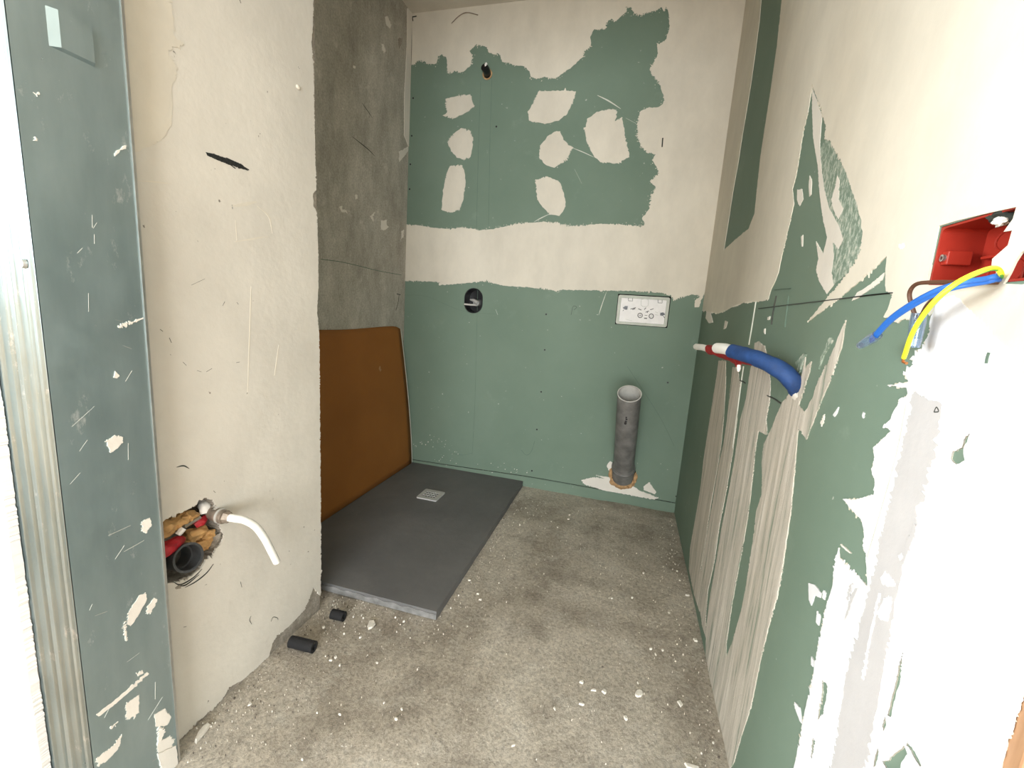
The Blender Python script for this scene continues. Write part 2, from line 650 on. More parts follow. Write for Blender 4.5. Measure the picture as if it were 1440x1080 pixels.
# ================================================================== SETTING
# ---- floor: gently uneven concrete screed
random.seed(4)
gx, gy = 70, 70
fv, ff = [], []
for j in range(gy + 1):
    for i in range(gx + 1):
        x = -1.40 + 1.85 * i / gx
        y = 0.40 + 2.10 * j / gy
        fv.append((x, y, -0.004 + 0.004 * noise.noise((x * 5, y * 5, 0.3)) + 0.002 * noise.noise((x * 22, y * 22, 1.3))))
for j in range(gy):
    for i in range(gx):
        a = j * (gx + 1) + i
        ff.append((a, a + 1, a + gx + 2, a + gx + 1))
n0 = len(fv)
fv += [(-1.40, 0.40, -0.08), (0.45, 0.40, -0.08), (0.45, 2.50, -0.08), (-1.40, 2.50, -0.08)]
ff.append((n0, n0 + 3, n0 + 2, n0 + 1))
floor = struct(mesh_obj('floor', fv, ff, 'floor', smooth=True), 'dusty raw concrete screed floor')
hfl = struct(box('floor_hall', (-3.4, -2.7, -0.08), (2.1, 0.40, -0.004), 'parquet'), 'oak wood floor of the hall behind')
for i in range(30):
    y = -2.7 + i * 0.105
    box('plank', (-3.35, y, -0.006), (2.05, y + 0.102, 0.002), 'parquet', hfl) if y < 0.28 else None
struct(box('ceiling', (-3.5, -2.8, ZC), (2.2, 2.6, ZC + 0.12), 'ceil'), 'dull plastered ceiling')

# ---- back wall: green moisture-resistant board with holes cut for the fittings
mix_c = (lambda a, b: ((a.x + b.x) / 2, (a.z + b.z) / 2))(ony(654, 408, YB), ony(678, 438, YB))
mix_hole = rrect(mix_c[0] - 0.056, mix_c[1] - 0.072, mix_c[0] + 0.056, mix_c[1] + 0.072, 0.054)
PX0, PX1, PZ0, PZ1 = -0.082, 0.186, 1.000, 1.161
plate_hole = [(PX0, PZ0), (PX1, PZ0), (PX1, PZ1), (PX0, PZ1)]
tp = ony(685, 104, YB)
tp_hole = circ(tp.x, tp.z, 0.020, 0.024)
dp = ony(876, 666, YB)
dp_hole = circ(dp.x, dp.z, 0.070, 0.080, 30)
wb = slab('wall_back', 'back', [(XC - 0.15, -0.02), (XR + 0.15, -0.02), (XR + 0.15, ZC + 0.02), (XC - 0.15, ZC + 0.02)],
          [mix_hole, plate_hole, tp_hole, dp_hole], -0.013, 0.0, 'green')
struct(wb, 'green moisture resistant plasterboard wall, partly skimmed with cream filler')
box('cavity_backing', (XC - 0.15, YB + 0.11, 0), (XR + 0.15, YB + 0.14, ZC), 'blackmat', wb)

up_edge = [(580, 92), (586, 86), (595, 86), (600, 90), (610, 90), (614, 89), (616, 79), (622, 77), (628, 81), (629, 90), (630, 103),
           (635, 102), (640, 100), (650, 102), (660, 94), (664, 90), (664, 78), (660, 72), (669, 63), (685, 66), (687, 74), (696, 77),
           (700, 75), (704, 78), (706, 87), (715, 88), (722, 92), (737, 93), (745, 101), (746, 107), (754, 111), (764, 109), (782, 110),
           (795, 101), (805, 94), (812, 87), (820, 80), (822, 72), (832, 66), (830, 52), (836, 41), (850, 41), (854, 31), (860, 26),
           (865, 31), (872, 24), (880, 18), (881, 9), (889, 12), (891, 19), (900, 21), (910, 19), (920, 15), (930, 11), (934, 16),
           (937, 9), (941, 22), (941, 40), (937, 55), (931, 60), (924, 61), (925, 77), (919, 89), (914, 96), (917, 105), (924, 112),
           (929, 122), (934, 140), (932, 146), (926, 151), (910, 152), (901, 156), (896, 172), (896, 190), (900, 205), (910, 214),
           (922, 217), (917, 225), (924, 237), (926, 244), (914, 255), (922, 263), (915, 277), (913, 293), (903, 307), (907, 315),
           (900, 319), (887, 317), (867, 315), (840, 315), (820, 317), (800, 318), (787, 314), (767, 312), (747, 313), (727, 314),
           (713, 318), (693, 322), (673, 324), (667, 322), (650, 320), (630, 322), (607, 320), (590, 317), (573, 316), (560, 316)]
low_edge = [(560, 395), (570, 395), (607, 396), (619, 397), (617, 401), (637, 400), (667, 397), (687, 395), (690, 398), (710, 402), (740, 404),
            (773, 407), (782, 410), (787, 408), (823, 408), (873, 409), (907, 410), (930, 412), (943, 416), (947, 422), (960, 418),
            (973, 414), (985, 416), (977, 423), (977, 432), (983, 432), (987, 420), (995, 408)]
big = up_edge + low_edge + [(1012, 400), (1075, -60), (560, -60)]
bigp = px('back', big)
bigp[-2] = (XR + 0.02, ZC + 0.01)
bigp[-1] = (XC - 0.02, ZC + 0.01)
bigp.append((XC - 0.02, bigp[0][1]))
patch('skim_coat', 'back', bigp, wb, 'cream', 0.0015, 0.005, 0.0055, 1, 70, pix=False)

A2 = lambda l, ox=360, oy=0, s=4: [(ox + x / s, oy + y / s) for x, y in l]
spots = [
    A2([(1065, 560), (1085, 555), (1130, 540), (1205, 533), (1215, 560), (1228, 600), (1190, 630), (1150, 650), (1105, 668), (1050, 650), (1075, 635), (1068, 600)]),
    A2([(1155, 720), (1200, 738), (1222, 770), (1218, 830), (1205, 885), (1170, 900), (1130, 885), (1100, 850), (1075, 800), (1110, 755)]),
    A2([(280, 160), (325, 155), (340, 180), (345, 230), (335, 300), (320, 345), (285, 358), (243, 345), (250, 260), (265, 190)], 540, 180, 3),
    A2([(388, 513), (530, 510), (540, 495), (548, 512), (600, 515), (585, 570), (550, 640), (500, 680), (425, 697), (335, 680), (330, 630), (355, 590)], 660),
    A2([(490, 737), (512, 737), (530, 790), (583, 830), (545, 905), (475, 943), (425, 925), (393, 885), (400, 820), (440, 765)], 660),
    A2([(650, 720), (665, 670), (720, 630), (790, 615), (830, 620), (820, 680), (860, 660), (880, 780), (903, 885), (840, 920), (745, 915), (700, 880), (660, 800)], 660),
    A2([(640, 220), (690, 205), (740, 225), (760, 280), (767, 330), (740, 372), (700, 365), (670, 335), (645, 300)], 540, 180, 3),
]
for i, s in enumerate(spots):
    patch('filler_spot', 'back', s, wb, 'cream', 0.0015, 0.005, 0.0055, 20 + i, 70)
def specks(name, plane, path, cnt, spread, szr, parent, mat, seed):
    rr = random.Random(seed)
    P = px(plane, path)
    f = PL[plane][0]
    V, Fc = [], []
    for _ in range(cnt):
        i = rr.randrange(len(P) - 1)
        t = rr.random()
        a = P[i][0] + (P[i + 1][0] - P[i][0]) * t + rr.gauss(0, spread)
        b = P[i][1] + (P[i + 1][1] - P[i][1]) * t + rr.gauss(0, spread)
        k = rr.randint(4, 6)
        r = rr.uniform(*szr)
        n_ = len(V)
        ring = [(a + r * rr.uniform(0.5, 1) * math.cos(6.283 * j / k), b + r * rr.uniform(0.5, 1) * math.sin(6.283 * j / k)) for j in range(k)]
        V += [f(u, v, 0.0012) for u, v in ring] + [f(u, v, -0.0005) for u, v in ring]
        Fc += [tuple(n_ + j for j in range(k))] + [(n_ + j, n_ + (j + 1) % k, n_ + k + (j + 1) % k, n_ + k + j) for j in range(k)]
    o = mesh_obj(name, V, Fc, mat, parent)
    o['kind'] = 'stuff'
    return o


specks('filler_specks', 'back', up_edge[:70], 260, 0.007, (0.001, 0.0035), wb, 'cream', 1)
specks('filler_specks', 'back', up_edge[70:], 220, 0.007, (0.001, 0.0035), wb, 'cream', 2)
specks('filler_specks', 'back', low_edge, 60, 0.006, (0.001, 0.0035), wb, 'cream', 3)
specks('filler_specks', 'back', [(585, 625), (615, 620), (640, 635), (610, 645), (700, 655), (740, 665)], 60, 0.02, (0.001, 0.004), wb, 'filler', 4)
# filler smears low on the wall beside the drain pipe, and pale strip along the concrete
patch('filler_smear', 'back', [(817, 675), (835, 671), (850, 673), (838, 668), (862, 672), (885, 680), (900, 690), (926, 700), (915, 704), (880, 698), (850, 690), (822, 681)], wb, 'filler', 0.0012, 0.006, 0.003, 41)
patch('filler_smear', 'back', [(905, 684), (913, 678), (923, 692), (921, 695), (905, 689)], wb, 'filler', 0.0012, 0.005, 0.003, 42)
patch('filler_smear', 'back', [(853, 655), (858, 648), (863, 652), (862, 662), (856, 662)], wb, 'filler', 0.0012, 0.005, 0.003, 43)
# board strip below the long crack at the foot of the wall
strip = [(XC, -0.01), (XR + 0.02, -0.01), (XR + 0.02, 0.050), (0.16, 0.052), (-0.10, 0.056), (-0.35, 0.058), (-0.50, 0.060), (-0.80, 0.054), (-1.16, 0.044), (XC, 0.044)]
patch('board_strip', 'back', strip, wb, 'green', 0.004, 0.008, 0.002, 45, 30, pix=False)
ribbon('crack', 'back', [(-1.30, 0.046), (-0.9, 0.053), (-0.50, 0.062), (-0.2, 0.060), (0.1, 0.056), (XR, 0.052)], 0.0035, 'darkcrack', wb, 0.0005, pix=False)
for pts, wd, mt in [
    ([(882, 515), (905, 550), (930, 590), (948, 627)], 0.0022, 'faint'),
    ([(674, 330), (672, 400), (668, 560), (664, 640)], 0.0015, 'faint'),
    ([(692, 100), (689, 200), (687, 318)], 0.0015, 'faint'),
    ([(676, 115), (673, 200), (670, 322)], 0.0015, 'faint'),
    ([(664, 637), (650, 640), (634, 637)], 0.0015, 'faint'),
    ([(752, 620), (747, 635), (740, 640), (733, 633)], 0.0025, 'faint'),
    ([(568, 415), (600, 417), (650, 437), (700, 442)], 0.0012, 'faint'),
    ([(803, 443), (806, 431), (811, 432), (807, 436)], 0.0018, 'pencil'),
    ([(853, 410), (846, 430), (842, 443)], 0.004, 'scratch'),
    ([(697, 435), (700, 443)], 0.006, 'scratch'),
    ([(840, 134), (856, 142), (873, 153)], 0.006, 'scratch'),
    ([(805, 208), (820, 214), (835, 221)], 0.004, 'scratch'),
    ([(880, 166), (895, 174)], 0.004, 'scratch'),
    ([(808, 238), (818, 258)], 0.003, 'scratch'),
    ([(751, 312), (762, 306), (775, 300)], 0.005, 'scratch'),
    ([(576, 24), (581, 24), (586, 23)], 0.006, 'darkcrack'),
    ([(580, 24), (581, 30)], 0.005, 'darkcrack'),
    ([(579, 40), (579, 65), (578, 92)], 0.004, 'darkcrack'),
    ([(932, 194), (931, 207)], 0.006, 'darkcrack'),
    ([(570, 330), (569, 395), (568, 440)], 0.004, 'darkcrack'),
]:
    ribbon('wall_mark', 'back', pts, wd, mt, wb, 0.0017 if mt == 'darkcrack' else 0.0004, taper=(mt == 'scratch'))
for x, y in [(581, 138), (579, 191), (577, 231), (576, 266), (768, 442), (766, 492), (761, 551), (755, 604), (748, 662), (951, 698), (698, 178), (939, 538)]:
    p = PL['back'][1](x, y)
    slab('screw_head', 'back', circ(p[0], p[1], 0.005, k=10), [], -0.0005, 0.0006, 'black', wb)

# ---- right wall
red_lo, red_hi = (0.470, 1.098), (0.657, 1.172)
blue_c = onx(1118, 546, XR)
red_rect = [(red_lo[0], red_lo[1]), (red_hi[0], red_lo[1]), (red_hi[0], red_hi[1]), (red_lo[0], red_hi[1])]
blue_hole = circ(blue_c.y, blue_c.z, 0.024, 0.03)
YR0 = 0.417
wr = slab('wall_right', 'right', [(YR0, -0.02), (YB + 0.02, -0.02), (YB + 0.02, ZC + 0.02), (YR0, ZC + 0.02)], [red_rect, blue_hole], -0.10, 0.0, 'green')
struct(wr, 'green plasterboard wall with cream skim, vertical filler streaks and torn edges')

A3 = lambda l: A2(l, 960, 0, 3)
A4 = lambda l: A2(l, 960, 360, 4)
A5 = lambda l: A2(l, 960, 540, 2)
A6 = lambda l: A2(l, 1120, 740, 3.175)
low = [(997, 435), (1010, 441), (1020, 437), (1032, 431), (1045, 426), (1060, 424), (1070, 424), (1081, 421), (1084, 410), (1090, 397), (1095, 385),
       (1100, 360), (1110, 320), (1117, 287), (1115, 267), (1122, 237), (1130, 187), (1137, 157), (1143, 120), (1152, 143), (1157, 160),
       (1162, 177), (1160, 197), (1168, 198), (1180, 220), (1193, 247), (1203, 277), (1212, 307), (1214, 333), (1210, 358), (1198, 377),
       (1183, 398), (1165, 418), (1136, 453), (1165, 432), (1190, 412), (1215, 391), (1235, 373), (1249, 359),
       (1246, 390), (1248, 410), (1256, 415), (1250, 435), (1244, 446), (1262, 452), (1285, 448), (1312, 441), (1308, 475), (1300, 487),
       (1285, 503), (1287, 512), (1272, 525), (1280, 537), (1250, 542), (1277, 546), (1279, 555), (1267, 562), (1260, 577), (1255, 590),
       (1244, 600), (1256, 606), (1240, 620), (1230, 630), (1232, 647), (1227, 662), (1232, 675), (1232, 695), (1205, 703), (1187, 702),
       (1200, 717), (1215, 732), (1217, 755), (1215, 767), (1220, 780), (1222, 825), (1205, 808), (1182, 785), (1181, 770), (1176, 790),
       (1172, 825), (1162, 860), (1152, 910), (1142, 965), (1130, 1020), (1120, 1070)]
lowp = px('right', low)
lowp[0] = (YB + 0.02, lowp[0][1])
mainp = lowp + [(lowp[-1][0] - 0.02, 0.12), (lowp[-1][0] - 0.03, -0.01), (YR0 - 0.004, -0.01), (YR0 - 0.004, ZC + 0.01), (YB + 0.02, ZC + 0.01)]
strip_hole = px('right', A3([(333, 0), (325, 90), (308, 220), (290, 350), (272, 460), (255, 560), (235, 690), (215, 800), (195, 930), (175, 1055),
                             (225, 1010), (280, 965), (305, 900), (315, 800), (330, 660), (345, 560), (370, 400), (400, 190), (420, 0), (428, -60), (338, -60)]))
o1 = px('right', [(1305, 401), (1313, 362), (1322, 318), (1345, 311), (1390, 300), (1432, 291), (1427, 308), (1414, 326), (1426, 324), (1420, 345), (1405, 358),
                  (1398, 364), (1397, 373), (1403, 380), (1405, 394), (1372, 397), (1340, 401)])
o2 = px('right', [(1414, 399), (1422, 385), (1430, 368), (1438, 356), (1452, 345), (1465, 345), (1462, 396), (1440, 400)])
greens = [
    A6([(120, 690), (145, 705), (140, 770), (125, 840), (100, 870), (108, 820), (118, 760)]),
    A6([(80, 945), (90, 960), (82, 1010), (72, 1035), (74, 980)]),
    A6([(485, 560), (480, 610), (470, 700), (445, 790), (430, 850), (412, 850), (430, 780), (450, 700), (468, 620)]),
    A6([(405, 850), (410, 890), (395, 920), (390, 895)]),
    A6([(370, 985), (378, 1010), (365, 1060), (350, 1090), (358, 1030)]),
    A6([(505, 960), (540, 1010), (570, 1075), (560, 1075), (520, 1010), (498, 975)]),
    A5([(815, 140), (805, 165), (795, 185), (800, 215), (775, 228), (757, 210), (765, 190), (790, 180), (800, 150)]),
    A6([(470, 1000), (490, 980), (505, 1020), (480, 1060), (470, 1090), (440, 1090), (410, 1085), (390, 1050), (420, 1040)]),
    A2([(262, 300), (285, 285), (297, 300), (285, 325), (275, 320)], 1200, 270, 4),
]
H = [strip_hole, o1, o2, rag(blue_hole, 0.004, 0.003, 3)] + [rag(px('right', g), 0.003, 0.002, 60 + i, 140) for i, g in enumerate(greens)]
# tidy ragged outline; corners at wall ends stay outside the room
mr = rag(mainp, 0.004, 0.0036, 5, 100)
mo = slab('skim_coat', 'right', mr, [rag(strip_hole, 0.005, 0.002, 8, 90), o1, o2] + H[4:], -0.0006, 0.0016, 'cream', wr)
i0 = low.index((1285, 503))
wf_ = lowp[i0:] + [(lowp[-1][0] - 0.02, 0.12), (lowp[-1][0] - 0.03, -0.01), (YR0 - 0.004, -0.01), (YR0 - 0.004, 0.90)] + px('right', [(1440, 520), (1400, 470), (1370, 440), (1345, 415), (1320, 420), (1312, 445), (1308, 475), (1300, 487)])
slab('white_filler_coat', 'right', rag(wf_, 0.004, 0.0036, 15, 100), H[4:], 0.0005, 0.0021, 'whitef', wr)
# vertical filler streaks round the blue pipe
A7 = lambda l: A2(l, 960, 440, 5.4)
streaks = [
    [(1011, 507), (1021, 508), (1021, 540), (1018, 590), (1014, 630), (1007, 670), (1000, 710), (994, 750), (986, 800), (990, 830), (984, 860), (976, 835), (969, 800), (971, 770), (978, 730), (985, 690), (990, 645), (996, 605), (1003, 560), (1008, 530)],
    [(1031, 516), (1038, 518), (1041, 540), (1037, 590), (1031, 635), (1022, 690), (1012, 740), (1005, 790), (996, 830), (993, 870), (994, 900), (988, 880), (984, 850), (987, 800), (995, 750), (1003, 705), (1010, 660), (1018, 625), (1023, 590), (1027, 550)],
    [(1062, 482), (1068, 480), (1076, 488), (1081, 505), (1084, 540), (1083, 565), (1078, 590), (1080, 612), (1067, 606), (1064, 625), (1060, 660), (1056, 700), (1051, 735), (1045, 770), (1037, 812), (1030, 850), (1022, 905), (1022, 925), (1030, 905), (1043, 860),
     (1050, 825), (1056, 785), (1062, 745), (1064, 722), (1072, 695), (1073, 670), (1072, 650), (1075, 625), (1085, 605), (1095, 580), (1101, 566), (1112, 553),
     (1120, 556), (1125, 545), (1130, 522), (1134, 500), (1132, 525), (1136, 515), (1142, 508), (1139, 525), (1130, 552), (1124, 570), (1133, 580), (1144, 560), (1150, 540), (1165, 512), (1178, 480), (1191, 450), (1184, 490), (1174, 520), (1164, 545), (1152, 575), (1142, 600), (1135, 618),
     (1124, 601), (1122, 615), (1119, 655), (1113, 720), (1107, 760), (1100, 808), (1094, 840), (1082, 880), (1070, 930), (1058, 990), (1045, 1030), (1032, 1075), (1026, 1082), (1018, 1050), (1008, 1005), (998, 950), (993, 920), (994, 880), (1000, 835),
     (1008, 790), (1016, 740), (1026, 690), (1034, 645), (1042, 590), (1050, 560), (1056, 520), (1061, 500)],
]
for i, s in enumerate(streaks):
    sp_ = [(a, max(b, -0.01)) for a, b in px('right', s)]
    patch('filler_streak', 'right', sp_, wr, 'streak', 0.0014 + 0.0003 * i, 0.005, 0.003, 70 + i, 90, pix=False)
smears = [
    (A2([(158, 75), (180, 130), (200, 190), (195, 240), (190, 320), (200, 430), (210, 500), (230, 580), (270, 650), (290, 710), (270, 750), (245, 720), (250, 780), (240, 850), (250, 900), (220, 940), (190, 890), (175, 840), (185, 790), (175, 720), (205, 770), (222, 700), (205, 630), (190, 520), (182, 400), (162, 280), (158, 160)], 1090, 100, 3), 'filler'),
    (A2([(265, 440), (275, 460), (270, 540), (290, 580), (270, 625), (250, 590), (240, 540), (255, 490)], 1090, 100, 3), 'filler'),
    (A2([(95, 500), (115, 498), (120, 540), (105, 570), (95, 545)], 1090, 100, 3), 'filler'),
    (A2([(148, 440), (156, 460), (154, 520), (146, 530), (144, 480)], 1090, 100, 3), 'filler'),
    (A2([(112, 700), (120, 690), (118, 740), (114, 740)], 1090, 100, 3), 'filler'),
    (A2([(465, 850), (455, 880), (420, 910), (350, 960), (325, 970), (350, 935), (400, 905), (430, 880)], 1090, 100, 3), 'filler'),
    (A4([(205, 240), (150, 230), (130, 350), (150, 378), (172, 372), (160, 325)]), 'filler'),
    (A4([(240, 365), (255, 370), (245, 405), (232, 412)]), 'filler'),
    (A4([(850, 895), (882, 850), (872, 885), (858, 905)]), 'whitef'),
    (A4([(1015, 905), (1022, 872), (1027, 885), (1020, 915)]), 'whitef'),
    (A4([(780, 935), (802, 890), (800, 920), (785, 960)]), 'filler'),
    (A6([(58, 255), (85, 262), (115, 300), (110, 320), (85, 310), (70, 355), (60, 330)]), 'whitef'),
    (A6([(125, 285), (135, 300), (130, 330), (120, 320)]), 'whitef'),
    (A6([(97, 380), (110, 400), (103, 445), (93, 430)]), 'whitef'),
    (A6([(72, 582), (82, 600), (78, 630), (70, 620)]), 'whitef'),
    (A6([(0, 785), (18, 810), (32, 885), (20, 870), (5, 830), (-5, 800)]), 'whitef'),
    (A6([(205, 80), (250, 120), (245, 122), (200, 85)]), 'filler'),
    (A4([(462, 410), (468, 408), (466, 440), (460, 430)]), 'filler'),
    (A4([(483, 345), (495, 340), (492, 358), (482, 358)]), 'filler'),
    (A4([(640, 600), (690, 545), (700, 555), (680, 610), (660, 660)]), 'smear'),
    (A4([(830, 460), (855, 470), (800, 560), (770, 640), (785, 570)]), 'smear'),
]
patch('filler_smear', 'right', A2([(215, 290), (240, 290), (275, 350), (300, 400), (330, 490), (355, 580), (370, 660), (372, 730), (350, 790), (310, 850), (250, 900), (240, 850), (250, 780), (245, 720), (270, 750), (290, 710), (270, 650), (230, 580), (210, 500), (200, 430), (192, 330)], 1090, 100, 3),
      wr, 'smear', 0.0008, 0.005, 0.002, 90)
for i, (s, mt) in enumerate(smears):
    patch('filler_smear', 'right', s, wr, mt, 0.0011 + 0.00007 * i, 0.004, 0.0015, 100 + i, 120)
patch('filler_band', 'right', A5([(655, 20), (735, 60), (720, 170), (690, 290), (660, 400), (630, 500), (600, 640), (560, 880), (520, 1080), (500, 1160), (405, 1160), (425, 1080), (470, 800), (500, 700), (545, 520), (600, 280), (630, 150)]), wr, 'filler2', 0.0027, 0.006, 0.004, 131, 60)
A12 = lambda l: A2(l, 1100, 700, 4.235)
for i, (pts, mt) in enumerate([
    (A12([(600, 480), (630, 440), (680, 490), (690, 530), (650, 530), (610, 515)]), 'whitef'),
    (A12([(620, 600), (670, 595), (665, 660), (645, 740), (600, 725), (580, 690), (610, 640)]), 'whitef'),
    (A12([(705, 350), (725, 335), (738, 355), (720, 375)]), 'whitef'),
    (A12([(590, 570), (600, 570), (570, 720), (540, 860), (500, 1080), (490, 1080), (530, 850), (560, 710)]), 'whitef'),
    (A12([(470, 540), (440, 600), (410, 690), (385, 735), (405, 660), (425, 590), (450, 545)]), 'filler2'),
    (A12([(415, 525), (440, 510), (415, 580), (400, 610)]), 'filler2'),
    (A12([(800, 160), (825, 165), (810, 230), (770, 330), (740, 400), (750, 310), (780, 230)]), 'filler2'),
]):
    patch('filler_dab', 'right', pts, wr, mt, 0.0030 + 0.00012 * i, 0.003, 0.0022, 180 + i, 120)
for pts, wd, mt in [
    (A4([(430, 296), (600, 275), (800, 252), (1000, 228), (1160, 210), (1190, 208)]), 0.0016, 'pencil'),
    (A2([(20, 590), (120, 578), (215, 570)], 1200, 270, 4), 0.0014, 'pencil'),
    (A4([(530, 225), (515, 300), (503, 385)]), 0.0022, 'pencil'),
    (A4([(600, 225), (590, 300), (578, 400)]), 0.0016, 'faint'),
    (A4([(520, 190), (560, 186), (610, 183)]), 0.0012, 'faint'),
    (A4([(480, 785), (520, 805), (555, 828)]), 0.0025, 'pencil'),
    (A4([(325, 700), (340, 706), (355, 715)]), 0.003, 'pencil'),
    (A4([(415, 255), (395, 380), (375, 500)]), 0.003, 'scratch'),
    (A4([(345, 620), (320, 800), (285, 1080)]), 0.003, 'scratch'),
    (A2([(780, 905), (770, 935), (765, 965)], 1200, 270, 4), 0.003, 'faint'),
    (A5([(715, 80), (722, 66), (728, 78), (715, 80)]), 0.0014, 'pencil'),
    (A5([(635, 60), (610, 190), (575, 320), (525, 490)]), 0.001, 'plateframe'),
]:
    ribbon('wall_mark', 'right', pts, wd, mt, wr, 0.0029)
# wooden lining board on the near end of the right wall
lining = struct(box('trim_1', (XR + 0.0005, YR0 - 0.018, 0), (XR + 0.13, YR0 - 0.0005, 2.02), 'wood', bevel=0.002), 'oak coloured lining board on the end of the right wall')

# ---- left wall: solid block that carries the plaster, with the pipe cavity
cav = px('left', [(222, 738), (238, 728), (262, 718), (274, 712), (280, 704), (289, 700), (299, 702), (305, 710), (303, 722), (310, 742), (316, 752), (313, 762), (306, 770), (300, 780), (290, 788), (282, 800), (262, 815), (240, 820), (228, 822), (222, 800)])
wl = slab('wall_left', 'left', [(0.604, -0.02), (YN, -0.02), (YN, ZC + 0.02), (0.604, ZC + 0.02)], [rag(cav, 0.004, 0.003, 2, 160)], -0.09, -0.004, 'rough')
struct(wl, 'cream plastered wall with a broken-out pipe cavity and ragged edges')
box('wall_core', (XC - 0.12, 0.604, -0.02), (XL - 0.0901, YN, ZC + 0.02), 'conc', wl)
edge = []
zs = [2.62]
ep = px('left', [(441, 0), (440, 40), (438, 60), (441, 90), (442, 150), (443, 200), (444, 240), (445, 268), (440, 272), (441, 290), (446, 300), (447, 340), (448, 400), (446, 440), (449, 470), (451, 500), (450, 520), (452, 540), (451, 600), (452, 660), (453, 720), (453, 790), (451, 838), (441, 826), (434, 845), (428, 858), (418, 869), (407, 880), (390, 894), (383, 905), (379, 922), (359, 942), (343, 955), (323, 967), (315, 980), (304, 997), (282, 1011), (257, 1039)])
lp = [(YN - 0.002, ZC + 0.01)] + [(min(a, YN + 0.004), max(b, 0.0)) for a, b in ep] + [(0.604, 0.0), (0.604, ZC + 0.01)]
slab('plaster_coat', 'left', rag(lp, 0.005, 0.0035, 6, 120), [rag(cav, 0.003, 0.004, 9, 130)], -0.0045, 0.0, 'leftp', wl)
# fresher, lighter coat near the jamb
patch('fresh_coat', 'left', [(150, -40), (236, -40), (240, 5), (243, 30), (247, 50), (258, 62), (236, 72), (245, 85), (248, 105), (240, 125), (243, 150), (240, 175), (232, 190), (218, 202), (195, 212), (170, 215)], wl, 'leftlight', 0.0012, 0.006, 0.004, 11, 60)
for k, pts in enumerate([[(289, 214), (300, 216), (322, 224), (340, 231), (349, 240), (335, 236), (318, 230), (305, 225), (292, 219)]]):
    patch('marker_scribble', 'left', pts, wl, 'blackmark', 0.0004, 0.002, 0.0012, 12, 300)
ribbon('marker_scribble', 'left', [(300, 220), (318, 228), (331, 237)], 0.002, 'blackmark', wl, 0.0006)
ribbon('marker_scribble', 'left', [(318, 222), (335, 230), (350, 239)], 0.002, 'blackmark', wl, 0.0006)
for pts, wd, mt in [
    ([(353, 403), (351, 470), (348, 556)], 0.0025, 'leftlight'), ([(386, 528), (390, 500), (392, 485)], 0.003, 'leftlight'),
    ([(330, 340), (355, 336), (378, 332)], 0.004, 'leftlight'), ([(362, 290), (378, 305), (383, 328)], 0.004, 'leftlight'),
    ([(326, 290), (345, 287), (360, 284)], 0.008, 'leftlight'), ([(331, 310), (333, 338)], 0.003, 'leftlight'),
    ([(269, 401), (288, 392)], 0.0016, 'pencil'), ([(326, 288), (327, 294)], 0.003, 'pencil'),
    ([(238, 475), (241, 482)], 0.003, 'pencil'), ([(225, 463), (229, 466)], 0.003, 'pencil'),
    ([(257, 509), (262, 514)], 0.002, 'pencil'), ([(277, 521), (283, 523)], 0.0025, 'pencil'), ([(290, 523), (298, 518)], 0.002, 'pencil'),
    ([(333, 425), (335, 428)], 0.003, 'pencil'), ([(248, 657), (258, 655), (266, 659)], 0.003, 'pencil'), ([(300, 690), (303, 693)], 0.003, 'pencil'),
    ([(353, 866), (351, 872), (354, 878)], 0.0016, 'pencil'), ([(381, 874), (384, 868), (390, 869), (391, 872)], 0.0016, 'pencil'),
    ([(338, 818), (340, 826)], 0.003, 'pencil'), ([(258, 882), (262, 881)], 0.003, 'pencil'),
    ([(192, 254), (220, 256), (240, 259)], 0.0025, 'leftlight'), ([(332, 510), (337, 509)], 0.003, 'pencil'),
    ([(348, 552), (347, 554)], 0.004, 'pencil'), ([(313, 430), (316, 424)], 0.002, 'pencil'),
]:
    ribbon('wall_mark', 'left', pts, wd, mt, wl, 0.0006, taper=True)
p = PL['left'][1](419, 123)
blob('plaster_nib', (XL + 0.001, p[0], p[1]), (0.004, 0.008, 0.005), 'leftlight', wl, 3)
# broken mortar around and inside the cavity
blob('mortar', onx(300, 795, XL - 0.012), (0.010, 0.022, 0.028), 'rough', wl, 5, 0.5)
blob('mortar', onx(290, 812, XL - 0.010), (0.008, 0.03, 0.014), 'rough', wl, 6, 0.5)
blob('mortar', onx(305, 760, XL - 0.022), (0.016, 0.022, 0.03), 'rough', wl, 7, 0.5)
blob('mortar', onx(252, 822, XL - 0.008), (0.008, 0.03, 0.012), 'rough', wl, 8, 0.5)
for pts in ([(300, 793), (290, 806), (275, 818), (260, 826)], [(284, 800), (272, 812), (254, 822), (243, 818)], [(252, 824), (262, 822), (280, 808)]):
    ribbon('crack', 'left', pts, 0.003, 'darkcrack', wl, 0.0009, taper=True)

